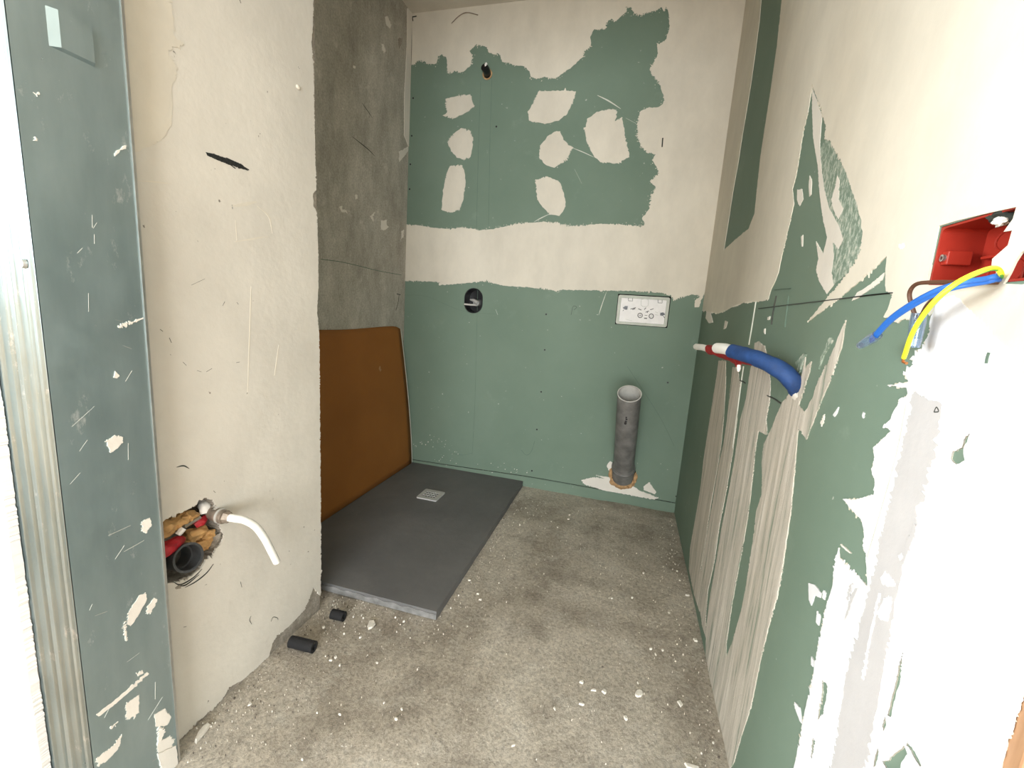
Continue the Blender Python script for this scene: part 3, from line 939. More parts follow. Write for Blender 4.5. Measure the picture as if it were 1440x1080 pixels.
# ---- concrete wall of the shower niche
wn = slab('wall_niche', 'niche', [(YN - 0.05, -0.02), (YB + 0.01, -0.02), (YB + 0.01, ZC + 0.02), (YN - 0.05, ZC + 0.02)], [], -0.12, 0.0, 'conc')
struct(wn, 'raw grey concrete wall of the shower niche')
for i, (pts, mt) in enumerate([
    (A2([(455, 110), (470, 100), (495, 160), (485, 180), (465, 160)], 440, 0, 4.5), 'filler'),
    (A2([(435, 285), (445, 280), (460, 320), (448, 332), (438, 315)], 440, 0, 4.5), 'filler'),
    (A2([(255, 415), (270, 420), (265, 435), (252, 430)], 440, 0, 4.5), 'filler'),
    (A2([(540, 240), (565, 240), (560, 280), (545, 310), (540, 280)], 440, 0, 4.5), 'rough'),
    (A2([(545, 960), (605, 930), (600, 960), (545, 1025)], 440, 0, 4.5), 'filler'),
    (A2([(430, 315), (465, 312), (465, 345), (480, 355), (455, 378), (430, 372)], 440, 240, 4.5), 'filler'),
    (A2([(165, 230), (185, 222), (185, 245), (210, 250), (225, 280), (205, 265), (180, 260)], 440, 240, 4.5), 'filler'),
    (A2([(265, 155), (280, 155), (282, 180), (268, 182)], 440, 240, 4.5), 'filler'),
    (A2([(560, 380), (575, 375), (572, 420), (560, 430)], 440, 240, 4.5), 'filler'),
    (A2([(380, 270), (395, 262), (378, 290), (385, 325), (370, 305), (362, 290)], 440, 240, 4.5), 'filler'),
]):
    patch('mortar_smear', 'niche', pts, wn, mt, 0.0015, 0.006, 0.004, 140 + i, 70)
patch('pale_edge_strip', 'niche', [(581, 12), (583, 60), (582, 120), (580, 206), (574, 206), (568, 190), (568, 140), (570, 100), (572, 60), (572, 12)], wn, 'filler', 0.003, 0.006, 0.003, 44)
ribbon('crack', 'niche', A2([(50, 560), (180, 578), (300, 605), (420, 635), (560, 660)], 440, 240, 4.5), 0.003, 'faint', wn)
for pts in ([(545, 785), (540, 830), (525, 885)], [(530, 780), (555, 785)], [(600, 790), (585, 790)]):
    ribbon('crack', 'niche', A2(pts, 440, 240, 4.5), 0.004, 'darkcrack', wn)
ribbon('crack', 'niche', A2([(250, 865), (300, 905), (355, 950), (395, 992)], 440, 0, 4.5), 0.004, 'darkcrack', wn, taper=True)
ribbon('crack', 'niche', A2([(310, 650), (345, 700), (375, 745)], 440, 0, 4.5), 0.004, 'pencil', wn, taper=True)

# ---- the hall behind the photographer (daylight comes from there)
YH = 0.4375
hw = struct(box('wall_hall_front', (-3.4, YH, -0.02), (-0.985, 0.60, ZC + 0.02), 'white'), 'white plastered partition beside the metal jamb')
ragv = rag([(-1.06, -0.015), (-0.977, -0.015), (-0.980, 0.4), (-0.976, 0.8), (-0.979, 1.2), (-0.977, 1.6), (-0.978, ZC), (-1.06, ZC)], 0.006, 0.003, 3, 60)
V, T = tri_fill([ragv])
n = len(V)
vs = [(a, YH - 0.001, b) for a, b in V] + [(a, YH + 0.0125, b) for a, b in V]
fs = [tuple(map(int, t)) for t in T] + [tuple(int(i) + n for i in t[::-1]) for t in T]
k = len(ragv)
mesh_obj('board_edge', vs, fs + [(i, (i + 1) % k, (i + 1) % k + n, i + n) for i in range(k)], 'white', hw)
struct(box('wall_hall_right', (XR + 0.131, YR0, -0.02), (2.1, 0.55, ZC + 0.02), 'white'))
struct(box('wall_hall_added_lintel', (-0.984, 0.46, 2.02), (XR + 0.13, 0.60, ZC + 0.02), 'white'))  # unseen lintel, added and lowered to shade the top of the back wall
struct(box('wall_hall_far_right', (2.1, -2.7, -0.02), (2.2, 0.55, ZC + 0.02), 'white'))


def holed_wall(name, axis, at, th, a0, a1, hole):
    """wall across X or Y with one rectangular window opening"""
    (h0, h1, z0, z1) = hole
    V = [(a0, -0.02), (a1, -0.02), (a1, ZC + 0.02), (a0, ZC + 0.02), (h0, z0), (h1, z0), (h1, z1), (h0, z1)]
    q = [(0, 1, 5, 4), (1, 2, 6, 5), (2, 3, 7, 6), (3, 0, 4, 7)]
    mk = (lambda a, b, d: (at + d, a, b)) if axis == 'x' else (lambda a, b, d: (a, at + d, b))
    vs = [mk(a, b, 0) for a, b in V] + [mk(a, b, th) for a, b in V]
    fs = q + [tuple(i + 8 for i in f[::-1]) for f in q]
    fs += [(i, (i + 1) % 4, (i + 1) % 4 + 8, i + 8) for i in range(4)] + [(4 + i, 4 + (i + 1) % 4, 12 + (i + 1) % 4, 12 + i) for i in range(4)]
    return struct(mesh_obj(name, vs, fs, 'white'))


holed_wall('wall_hall_left', 'x', -3.4, 0.10, -0.95, 0.60, (-0.74, 0.14, 0.68, 2.22))
holed_wall('wall_hall_left_rear', 'x', -3.4, 0.10, -2.7, -0.951, (-2.07, -1.13, 0.68, 2.22))
holed_wall('wall_hall_rear', 'y', -2.7, 0.10, -3.4, 2.1, (-0.82, 1.42, 0.33, 1.72))


def window(name, axis, at, h0, h1, z0, z1):
    wd = struct(box(name, *(((at, h0, z0 - 0.03), (at + 0.13, h1, z0)) if axis == 'x' else ((h0, at, z0 - 0.03), (h1, at + 0.13, z0))), 'plate'), 'white window sill and frame of the unseen hall')
    for lo, hi, q0, q1 in ((h0, h0 + 0.04, z0, z1), (h1 - 0.04, h1, z0, z1), (h0 + 0.04, h1 - 0.04, z1 - 0.04, z1)):
        box('window_frame', *(((at + 0.01, lo, q0), (at + 0.03, hi, q1)) if axis == 'x' else ((lo, at + 0.01, q0), (hi, at + 0.03, q1))), 'plate', wd)


window('window_1', 'x', -3.4, -0.74, 0.14, 0.68, 2.22)
window('window_3', 'x', -3.4, -2.07, -1.13, 0.68, 2.22)
window('added_rear_window', 'y', -2.7, -0.82, 1.42, 0.33, 1.72)  # unseen window added around the rear fill light

# ================================================================== THINGS
# ---- galvanised jamb profile
YJ0, YJ1, ZJ = 0.452, 0.602, 2.58
jamb = thing('metal_jamb', (XW, YJ0, 0), 'galvanised steel door jamb profile with ridged flange, scratched and plaster splashed', 'jamb')
fl = [PL['web'][1](x, y) for x, y in ((60, 6), (72, 65), (133, 95), (126, 40))]
Y0, Y1 = (fl[0][0] + fl[1][0]) / 2, (fl[2][0] + fl[3][0]) / 2
Z0, Z1 = (fl[1][1] + fl[2][1]) / 2, (fl[0][1] + fl[3][1]) / 2
wv = []
for (a, b) in [(YJ0, 0), (YJ1, 0), (YJ1, ZJ), (YJ0, ZJ), (Y0, Z0), (Y1, Z0), (Y1, Z1), (Y0, Z1)]:
    wv.append((XW, a, b))
D = -0.007
for (a, b) in [(Y0 + 0.011, Z0 + 0.003), (Y1 - 0.002, Z0 + 0.003), (Y1 - 0.002, Z1), (Y0 + 0.011, Z1)]:
    wv.append((XW - D, a, b))
wf = [(0, 1, 5, 4), (1, 2, 6, 5), (2, 3, 7, 6), (3, 0, 4, 7), (4, 5, 9, 8), (5, 6, 10, 9), (6, 7, 11, 10), (7, 4, 8, 11), (8, 9, 10, 11)]
web = mesh_obj('web', wv, wf, 'zinc', jamb)
# ridged flange facing the hall
prof = []
fx0, fx1 = XW, -0.982
N = 60
for i in range(N + 1):
    t = i / N
    x = fx0 + (fx1 - fx0) * t
    y = YJ0
    for c, wd, dp_ in ((0.06, 0.035, 0.003), (0.20, 0.05, -0.005), (0.42, 0.06, 0.004), (0.62, 0.05, -0.005), (0.85, 0.05, 0.004)):
        u = (t - c) / wd
        if abs(u) < 1:
            y -= dp_ * (0.5 + 0.5 * math.cos(math.pi * u))
    prof.append((x, y))
fv, ff = [], []
for (x, y) in prof:
    fv += [(x, y, 0), (x, y, ZJ)]
for i in range(N):
    ff.append((2 * i, 2 * i + 2, 2 * i + 3, 2 * i + 1))
o = mesh_obj('ridged_flange', fv, ff, 'zinc', jamb, smooth=True)
so = o.modifiers.new('s', 'SOLIDIFY')
so.thickness = 0.0012
box('return_lip', (XL + 0.002, YJ1 - 0.0015, 0), (XW + 0.0012, YJ1 + 0.0005, ZJ), 'zinc', jamb)
box('folded_edge', (XW + 0.0002, YJ1 - 0.0035, 0), (XW + 0.0022, YJ1 + 0.0008, ZJ), 'chrome', jamb)
p = onx(36, 371, XW)
q = ony(36, 371, YJ0)
slab_s = circ(0, 0, 0.006, k=14)
mesh_obj('rivet', [(q.x + a, YJ0 - 0.006, q.z + b) for a, b in slab_s] + [(q.x + a * 1.2, YJ0 - 0.001, q.z + b * 1.2) for a, b in slab_s],
         [tuple(range(14))] + [(i, (i + 1) % 14, 14 + (i + 1) % 14, 14 + i) for i in range(14)], 'chrome', jamb)
A8 = lambda l: A2(l, 0, 650, 2.512)
for i, pts in enumerate([
    A8([(340, 890), (400, 845), (470, 785), (520, 740), (525, 748), (470, 800), (400, 860), (348, 898)]),
    A8([(445, 850), (492, 822), (490, 880), (475, 900), (445, 910)]),
    A8([(545, 890), (580, 870), (605, 900), (590, 930), (550, 935)]),
    A8([(555, 990), (600, 965), (615, 985), (600, 1020), (560, 1040)]),
    A8([(340, 1045), (400, 1000), (430, 960), (420, 1010), (370, 1060), (345, 1075)]),
    A8([(455, 530), (490, 470), (515, 460), (520, 480), (495, 530), (460, 580), (448, 570)]),
    A8([(520, 510), (545, 478), (555, 490), (530, 535), (515, 535)]),
    A8([(480, 745), (500, 736), (505, 745), (485, 757)]), A8([(390, 930), (410, 918), (408, 930), (392, 940)]),
    A8([(440, 560), (445, 600), (450, 630), (444, 632), (436, 590)]),
    A8([(500, 210), (530, 195), (535, 220), (515, 250), (498, 240)]),
    A2([(370, 880), (400, 862), (430, 865), (432, 885), (410, 905), (390, 920), (380, 900)], 0, 270, 2.511),
    A2([(405, 632), (418, 648), (412, 660), (400, 655)], 0, 270, 2.511),
    A2([(415, 475), (440, 465), (505, 443), (505, 448), (440, 472), (425, 480)], 0, 270, 2.511),
    A2([(640, 870), (660, 845), (690, 822), (710, 820), (705, 832), (665, 855), (645, 878)], 0, 0, 4),
    A2([(195, 530), (208, 522), (220, 532), (208, 543)], 0, 0, 4), A2([(193, 780), (199, 768), (205, 780), (198, 792)], 0, 0, 4),
    A8([(555, 1030), (620, 1000), (628, 1080), (570, 1090)]), A8([(560, 935), (580, 945), (565, 990), (552, 1000)]),
]):
    patch('plaster_smear', 'web', pts, web, 'filler', 0.0005 + 0.00009 * i, 0.003, 0.0026, 160 + i, 150)

jr = random.Random(5)
for i in range(22):
    zc = jr.uniform(0.05, 1.15)
    yc = jr.uniform(YJ0 + 0.02, YJ1 - 0.02)
    a = jr.choice((jr.uniform(-0.5, 0.5), jr.uniform(0.6, 1.1), 1.5))
    L = jr.uniform(0.004, 0.022)
    ribbon('scratch', 'web', [(yc - L * math.cos(a), zc - L * math.sin(a)), (yc + L * math.cos(a), zc + L * math.sin(a))], jr.uniform(0.0005, 0.0014), 'filler', web, 0.0004, True, pix=False)

# ---- shower tray on the floor of the niche
TX0, TX1, TY0, TY1, TZ = XC + 0.004, -0.520, 1.197, YB - 0.006, 0.031
tray = thing('shower_tray', ((TX0 + TX1) / 2, (TY0 + TY1) / 2, 0), 'dark grey stone shower tray lying in the niche, dusty', 'shower tray')
gx, gy = 30, 40
tv, tf = [], []
dr = (onz(606, 696, TZ).x, onz(606, 696, TZ).y)
for j in range(gy + 1):
    for i in range(gx + 1):
        x = TX0 + (TX1 - TX0) * i / gx
        y = TY0 + (TY1 - TY0) * j / gy
        e = min(1, min(i, gx - i, j, gy - j) / 4)
        d = math.hypot(x - dr[0], y - dr[1])
        ed = 0.0
        if j == 0 or i == gx:
            ed = 0.0015 * noise.noise((x * 40, y * 40, 0))
        tv.append((x + (ed if i == gx else 0), y + (ed if j == 0 else 0), TZ - 0.004 * e * max(0, 1 - d / 0.7) + 0.0004 * noise.noise((x * 30, y * 30, 2))))
for j in range(gy):
    for i in range(gx):
        a = j * (gx + 1) + i
        tf.append((a, a + 1, a + gx + 2, a + gx + 1))
bnd = [i for i in range(gx)] + [j * (gx + 1) + gx for j in range(gy)] + [gy * (gx + 1) + i for i in range(gx, 0, -1)] + [j * (gx + 1) for j in range(gy, 0, -1)]
n0 = len(tv)
for b in bnd:
    x, y, z = tv[b]
    tv.append((x, y, -0.001))
nb = len(bnd)
for i in range(nb):
    tf.append((bnd[i], n0 + i, n0 + (i + 1) % nb, bnd[(i + 1) % nb]))
tf.append(tuple(n0 + i for i in range(nb)))
mesh_obj('tray_slab', tv, tf, 'tray', tray)
# pale worn front rim
ed_v, ed_f = [], []
K = 60
for i in range(K + 1):
    x = TX0 + 0.35 + (TX1 + 0.0006 - TX0 - 0.35) * i / K
    hh = 0.022 + 0.006 * noise.noise((x * 30, 0, 4))
    ed_v += [(x, TY0 - 0.0022, 0.001), (x, TY0 - 0.0022, hh), (x, TY0 + 0.002, hh), (x, TY0 + 0.002, 0.001)]
for i in range(K):
    a = 4 * i
    ed_f += [(a, a + 4, a + 5, a + 1), (a + 1, a + 5, a + 6, a + 2), (a + 3, a + 2, a + 6, a + 7)]
ed_f += [(0, 1, 2, 3), (4 * K, 4 * K + 3, 4 * K + 2, 4 * K + 1)]
mesh_obj('worn_edge', ed_v, ed_f, mat_simple('worn_grey_edge', (0.20, 0.20, 0.195, 1), 0.7, sc=25, var=0.45), tray)
# square drain cover with punched holes
cx, cy, s = dr[0], dr[1], 0.058
slots = []
for r in range(3):
    for c in range(5):
        slots.append(rrect(cx - 0.038 + c * 0.0155, cy - 0.032 + r * 0.022, cx - 0.038 + c * 0.0155 + 0.0112, cy - 0.032 + r * 0.022 + 0.0165, 0.003, 3))
cov = slab('drain_cover', 'floor', rrect(cx - s, cy - s, cx + s, cy + s, 0.008), slots, TZ - 0.004, TZ + 0.0025, 'lightgrey', tray)
slab('drain_hole_shade', 'floor', rrect(cx - 0.043, cy - 0.038, cx + 0.043, cy + 0.038, 0.004), [], TZ - 0.006, TZ - 0.0012, 'blackmat', cov)  # flat black sheet painting the dark inside the cover holes

# ---- orange-brown board leaning on the concrete
brd = thing('leaning_board', (-1.25, 1.95, TZ), 'orange brown board with white core leaning on the concrete wall', 'board')
NB, NU = 24, 24
core_v, core_f, face_v, face_f = [], [], [], []
YA, YE = 1.20, 2.404


def bpt(u, v):
    """u along the wall 0..1, v up 0..1 -> centre of the bowed sheet"""
    y = YA + (YE - YA) * u
    ztop = 0.893 + 0.004 * math.sin(u * 9) - (0.018 * max(0, (u - 0.93) / 0.07))
    yy = y - (0.045 * v ** 2.0) * (u ** 6)
    x = -1.253 + (XC + 0.010 + 1.253) * (v ** 1.25)
    return Vector((x, yy, TZ + 0.001 + (ztop - TZ) * v))


for j in range(NB + 1):
    for i in range(NU + 1):
        p = bpt(i / NU, j / NB)
        face_v.append(bpt(i / NU * 0.990, j / NB) + Vector((0.0006, 0, 0)))
        core_v += [p, p - Vector((0.007, 0, 0))]
for j in range(NB):
    for i in range(NU):
        a = j * (NU + 1) + i
        face_f.append((a, a + 1, a + NU + 2, a + NU + 1))
        for s in (0, 1):
            core_f.append((2 * a + s, 2 * a + 2 + s, 2 * (a + NU + 2) + s, 2 * (a + NU + 1) + s))
rim = [i for i in range(NU)] + [j * (NU + 1) + NU for j in range(NB)] + [NB * (NU + 1) + i for i in range(NU, 0, -1)] + [j * (NU + 1) for j in range(NB, 0, -1)]
for a, b in zip(rim, rim[1:] + rim[:1]):
    core_f.append((2 * a, 2 * b, 2 * b + 1, 2 * a + 1))
mesh_obj('core', core_v, core_f, 'filler', brd, smooth=True)
fo = mesh_obj('face_sheet', face_v, face_f, 'board', brd, smooth=True)
so = fo.modifiers.new('s', 'SOLIDIFY')
so.thickness = 0.0008
dv = ray(532, 519)
bp = onx(532, 519, -1.318)
blob('glue_dab', (bp.x + 0.004, bp.y, bp.z), (0.010, 0.018, 0.024), mat_simple('brown_glue', (0.33, 0.17, 0.07, 1), 0.6), brd, 2, 0.3)

# ---- black recessed valve housing in the back wall
vb = thing('shower_valve', (mix_c[0], YB, mix_c[1]), 'black oval built-in shower valve housing with grey lever in the green wall', 'valve')
ring_o = rrect(mix_c[0] - 0.0555, mix_c[1] - 0.0715, mix_c[0] + 0.0555, mix_c[1] + 0.0715, 0.0535)
ring_i = rrect(mix_c[0] - 0.050, mix_c[1] - 0.066, mix_c[0] + 0.050, mix_c[1] + 0.066, 0.048)
slab('housing', 'back', ring_o, [ring_i], -0.075, 0.006, 'black', vb)
slab('housing_back', 'back', ring_i, [], -0.078, -0.070, 'black', vb)
c0 = Vector((mix_c[0] + 0.004, YB, mix_c[1] - 0.010))
tube('valve_body', [c0 + Vector((0.012, 0.07, 0.0)), c0 + Vector((0.012, 0.02, 0.0)), c0 + Vector((0.012, -0.002, -0.002))], [0.022, 0.020, 0.018], 'lever', vb, 20)
tube('lever', catmull([c0 + Vector((0.02, -0.004, 0.0)), c0 + Vector((0.0, -0.010, 0.012)), c0 + Vector((-0.022, -0.012, 0.016))]), [0.013, 0.010, 0.004], 'lever', vb, 12)
tube('spindle', [c0 + Vector((0.012, -0.004, -0.014)), c0 + Vector((-0.02, -0.012, -0.014)), c0 + Vector((-0.054, -0.016, -0.013))], [0.005, 0.0055, 0.0055], 'greyin', vb, 12)

# ---- shower outlet stub high on the back wall
so_ = thing('shower_outlet', (tp.x, YB, tp.z), 'short black pipe stub with white tip poking from upper green wall', 'pipe stub')
pa = Vector((tp.x, YB, tp.z))
stub = catmull([pa + Vector((0.003, 0.05, -0.006)), pa + Vector((0.002, 0.0, 0.0)), ony(684, 99, YB - 0.035), ony(681, 94, YB - 0.06)])
tube('stub', stub, 0.019, 'black', so_, 18)
d = (stub[-1] - stub[-3]).normalized()
e0 = ony(683.5, 91.5, YB - 0.055)
blob('white_tip', e0, (0.008, 0.008, 0.012), 'whitepipe', so_, 4, 0.2)
tube('collar', [pa + Vector((0.002, 0.004, -0.002)), pa + Vector((0.002, -0.003, -0.002))], 0.0275, 'orangefoam', so_, 20, inner=0.75)

# ---- cistern access opening with white cover
cp = thing('cistern_access_panel', ((PX0 + PX1) / 2, YB, PZ0), 'rectangular toilet cistern opening with white plastic cover in the green wall', 'access panel')
slab('frame', 'back', rrect(PX0 + 0.003, PZ0 + 0.003, PX1 - 0.004, PZ1 - 0.005, 0.010), [rrect(PX0 + 0.018, PZ0 + 0.016, PX1 - 0.018, PZ1 - 0.019, 0.006)], -0.03, 0.001, 'plateframe', cp)
cvp = px('back', A2([(440, 325), (1190, 375), (1165, 600), (1130, 800), (400, 752), (420, 560)], 840, 390, 12))
cover = slab('cover', 'back', rrect(PX0 + 0.0185, PZ0 + 0.0165, PX1 - 0.0185, PZ1 - 0.0195, 0.004), [], -0.014, -0.008, 'plate', cp)
A9 = lambda l: [(a, b) for a, b in px('back', A2(l, 840, 390, 12))]


def mark(pts, wd, mat='print', name='printed_mark'):
    P = px('back', A2(pts, 840, 390, 12))
    f = PL['back'][0]
    P = [Vector((a, b, 0)) for a, b in P]
    vs, fs = [], []
    for i, p in enumerate(P):
        dd = (P[min(i + 1, len(P) - 1)] - P[max(0, i - 1)]).normalized()
        nv = Vector((-dd.y, dd.x, 0)) * wd / 2
        for s in (1, -1):
            for h in (-0.0074, -0.0084):
                vs.append(f(p.x + s * nv.x, p.y + s * nv.y, h))
    for i in range(len(P) - 1):
        a, b = 4 * i, 4 * i + 4
        fs += [(a, a + 2, b + 2, b), (a, b, b + 1, a + 1), (a + 2, a + 3, b + 3, b + 2)]
    return mesh_obj(name, vs, fs, mat, cover)


for ox, oy in ((560, 370), (1060, 405)):
    mark([(ox - 35, oy - 30), (ox - 35, oy + 25), (ox + 35, oy + 28), (ox + 35, oy - 25)], 0.0025, 'pencil')
mark([(740, 400), (745, 370), (800, 360), (855, 370), (865, 410), (860, 470), (830, 495), (770, 492), (740, 470), (740, 400)], 0.0022, 'plateframe')
for pts in ([(560, 535), (600, 525), (650, 510)], [(690, 530), (745, 552)], [(795, 545), (812, 520), (825, 515)], [(815, 590), (845, 575), (875, 568)], [(890, 545), (920, 540), (950, 528)], [(590, 545), (640, 528)], [(845, 600), (850, 570)]):
    mark(pts, 0.004)
for ccx, ccy in ((722, 642), (912, 655)):
    mark([(ccx + 38 * math.cos(a), ccy + 38 * math.sin(a)) for a in [2 * math.pi * i / 16 for i in range(17)]], 0.0045)
mark([(700, 642), (745, 642)], 0.002)
mark([(722, 620), (722, 662)], 0.002)
mark([(895, 685), (900, 655), (920, 640), (930, 680)], 0.002, 'plateframe')
mark([(800, 642), (845, 645)], 0.003)
mark([(790, 690), (840, 692)], 0.006)
mark([(980, 580), (1020, 600)], 0.002, 'plateframe')
mark([(975, 630), (1030, 640)], 0.002, 'plateframe')
mark([(470, 705), (590, 735)], 0.0015, 'plateframe')
for pts in ([(425, 515), (470, 485), (512, 485), (505, 545), (470, 545)], [(1065, 598), (1110, 592), (1148, 625), (1100, 650), (1062, 640)]):
    slab('latch', 'back', A9(pts), [], -0.010, -0.002, 'black', cp)
for pts in ([(428, 565), (450, 548)], [(1115, 655), (1140, 685)]):
    mark(pts, 0.003, 'black')
for x in (618, 815):
    mark([(x - 12, 768 + (x - 618) * 0.05), (x + 12, 769 + (x - 618) * 0.05)], 0.003, 'black')
slab('opening_back', 'back', rrect(PX0 + 0.001, PZ0 + 0.001, PX1 - 0.001, PZ1 - 0.001, 0.003), [], -0.045, -0.034, 'blackmat', cp)

# ---- grey toilet drain pipe sticking up out of the back wall
dpt = thing('drain_pipe', (dp.x, YB, dp.z - 0.05), 'grey plastic toilet drain pipe slanting up out of the green wall', 'drain pipe')
end = ony(885.2, 553.5, 2.055)
b0 = Vector((dp.x, YB + 0.0, dp.z))
ax = (end - b0).normalized()
tube('pipe', [b0 - ax * 0.02, b0 + ax * 0.1, b0 + ax * 0.3, end], 0.0550, 'greypipe', dpt, 36, inner=0.94)
tube('pipe_rim', [end - ax * 0.002, end + ax * 0.0012], 0.0555, 'greyin', dpt, 36, inner=0.93)
tube('pipe_lining', [b0 + ax * 0.25, end - ax * 0.003], 0.0515, 'greyin', dpt, 36, inner=0.985)
soc = [b0 - ax * 0.03, b0 + ax * 0.045, b0 + ax * 0.047, b0 + ax * 0.062, b0 + ax * 0.064, b0 + ax * 0.075]
tube('socket', soc, [0.0605, 0.0605, 0.064, 0.064, 0.0605, 0.0575], 'greypipe', dpt, 36, inner=0.9)
tube('elbow', catmull([b0 + ax * 0.0, b0 - ax * 0.05 + Vector((0, 0.02, 0.0)), b0 + Vector((0, 0.10, -0.055))]), 0.052, 'darkpipe', dpt, 24)
sm = ony(883, 584, 2.07)
for k, (sx, sz, rr) in enumerate([(0, 0, 0.006), (0.001, 0.016, 0.005), (-0.002, -0.012, 0.006), (0.0, 0.028, 0.004)]):
    t = 0.50 + sz
    side = (Vector((0, -1, 0)) - ax * ax.dot(Vector((0, -1, 0)))).normalized()
    blob('tar_spot', b0 + ax * t + side * 0.0548 + Vector((-0.006 + sx, 0, 0)), (rr, 0.0012, rr * 1.6), 'black', dpt, k, 0.3, sub=2)
foamring = thing('mounting_foam', (dp.x, YB, dp.z - 0.07), 'orange brown mounting foam around the foot of the grey drain pipe', 'foam')
for k, (a, b, r) in enumerate([(0.0, -0.070, (0.045, 0.014, 0.022)), (0.045, -0.045, (0.022, 0.013, 0.030)), (-0.045, -0.056, (0.025, 0.012, 0.022)), (0.068, -0.012, (0.012, 0.010, 0.03)), (-0.066, -0.01, (0.012, 0.008, 0.03))]):
    blob('foam_lump', (dp.x + a, YB - 0.001, dp.z + b), r, 'orangefoam', foamring, 10 + k, 0.4)

# ---- blue and red sleeved water pipes coming out of the right wall
bpipe = thing('blue_sleeved_pipe', (XR, blue_c.y, blue_c.z), 'thick blue foam sleeved water pipe with white end bending out of the right wall', 'pipe')


def pth(l):
    return [onx(x, y, X) for x, y, X in l]


bl = catmull(pth([(1127, 575, XR + 0.05), (1122, 556, XR + 0.012), (1117, 541, 0.337), (1103, 524, 0.316), (1080, 511, 0.290), (1055, 501, 0.264), (1030, 494, 0.240)]))
tube('blue_sleeve', bl, [0.010, 0.013, 0.0175, 0.0185, 0.018, 0.0170, 0.0165], 'blue', bpipe, 20, wob=0.12, seed=2)
dirb = (bl[-1] - bl[-4]).normalized()
wp = [bl[-1] - dirb * 0.02, onx(1020, 490.5, 0.233), onx(1008.5, 489.5, 0.224)]
tube('white_end', wp, 0.0135, 'whitepipe', bpipe, 20, inner=0.8)
rpipe = thing('red_sleeved_pipe', (XR, blue_c.y + 0.03, blue_c.z), 'thin dark red sleeved pipe with white tip running beneath the blue sleeve', 'pipe')
rl = catmull(pth([(1118, 548, XR + 0.02), (1104, 528, 0.338), (1078, 512, 0.318), (1045, 505, 0.280), (1022, 499.5, 0.258), (1005, 493.5, 0.236), (997, 491, 0.226)]))
tube('red_sleeve', rl, [0.010, 0.0105, 0.0115, 0.0125, 0.0125, 0.013], 'redsleeve', rpipe, 16, wob=0.25, seed=5)
tube('white_tip', [rl[-1] - (rl[-1] - rl[-3]).normalized() * 0.01, onx(988, 488.5, 0.218), onx(979, 487.5, 0.210)], 0.0095, 'whitepipe', rpipe, 16, inner=0.75)
tube('loose_sleeve_end', catmull(pth([(1030, 502, 0.268), (1036, 508, 0.270), (1039, 514, 0.272)])), [0.010, 0.009, 0.007], 'redsleeve', rpipe, 12, wob=0.3, seed=7)
tube('drip', pth([(1039, 513, 0.272), (1039, 518, 0.273), (1038.5, 522, 0.274)]), [0.0045, 0.005, 0.003], 'whitepipe', rpipe, 10)
blob('mortar', onx(1118, 553, XR - 0.002), (0.005, 0.02, 0.012), 'filler', wr, 9, 0.5)

# ---- red wall box and its wires
rb = thing('electrical_box', (XR, (red_lo[0] + red_hi[0]) / 2, red_lo[1]), 'red plastic electrical wall box set in the white plaster, half covered', 'electrical box')
y0, z0 = red_lo
y1, z1 = red_hi
dpb = 0.045
inner_r = rrect(y0 + 0.003, z0 + 0.003, y1 - 0.003, z1 - 0.003, 0.006, 4)
slab('box_wall', 'right', [(y0 + .0005, z0 + .0005), (y1 - .0005, z0 + .0005), (y1 - .0005, z1 - .0005), (y0 + .0005, z1 - .0005)], [inner_r], -dpb, -0.001, 'red', rb)
slab('box_floor', 'right', [(y0 + .001, z0 + .001), (y1 - .001, z0 + .001), (y1 - .001, z1 - .001), (y0 + .001, z1 - .001)], [], -dpb - 0.003, -dpb, 'red', rb)
# inner ledge on the deep side, ribs and moulded rings
box('rib', (XR + 0.036, y0 + 0.003, (z0 + z1) / 2 - 0.0015), (XR + 0.0448, y1 - 0.016, (z0 + z1) / 2 + 0.0015), 'red', rb, 0.0006)
for yy in (0.575, 0.505):
    box('rib', (XR + 0.034, yy - 0.0015, z0 + 0.003), (XR + 0.0448, yy + 0.0015, z1 - 0.003), 'red', rb, 0.0006)
for zz in ((z0 + z1) / 2 + 0.017, (z0 + z1) / 2 - 0.017):
    cpts = [Vector((XR + 0.0445, 0.613 + 0.024 * math.cos(a), zz + 0.0135 * math.sin(a))) for a in [2 * math.pi * i / 24 for i in range(24)]]
    tube('moulded_ring', cpts + [cpts[0]], 0.0012, 'red', rb, 8)
tb = box('screw_tab', (XR + 0.006, y1 - 0.014, (z0 + z1) / 2 - 0.008), (XR + 0.030, y1 - 0.003, (z0 + z1) / 2 + 0.008), 'red', rb, 0.001)
sc = Vector((XR + 0.006, y1 - 0.0085, (z0 + z1) / 2))
tube('screw', [sc + Vector((0.004, 0, 0)), sc + Vector((-0.003, 0, 0))], 0.0042, 'chrome', tb, 16, inner=0.5)

blob('rubble_and_shade', onx(1418, 303, XR + 0.012), (0.012, 0.014, 0.010), 'darkcrack', rb, 4, 0.5)  # dark blob standing in for the shaded hole in the upper box corner
blob('rubble_and_shade', onx(1409, 311, XR + 0.006), (0.006, 0.008, 0.005), 'filler', rb, 6, 0.5)

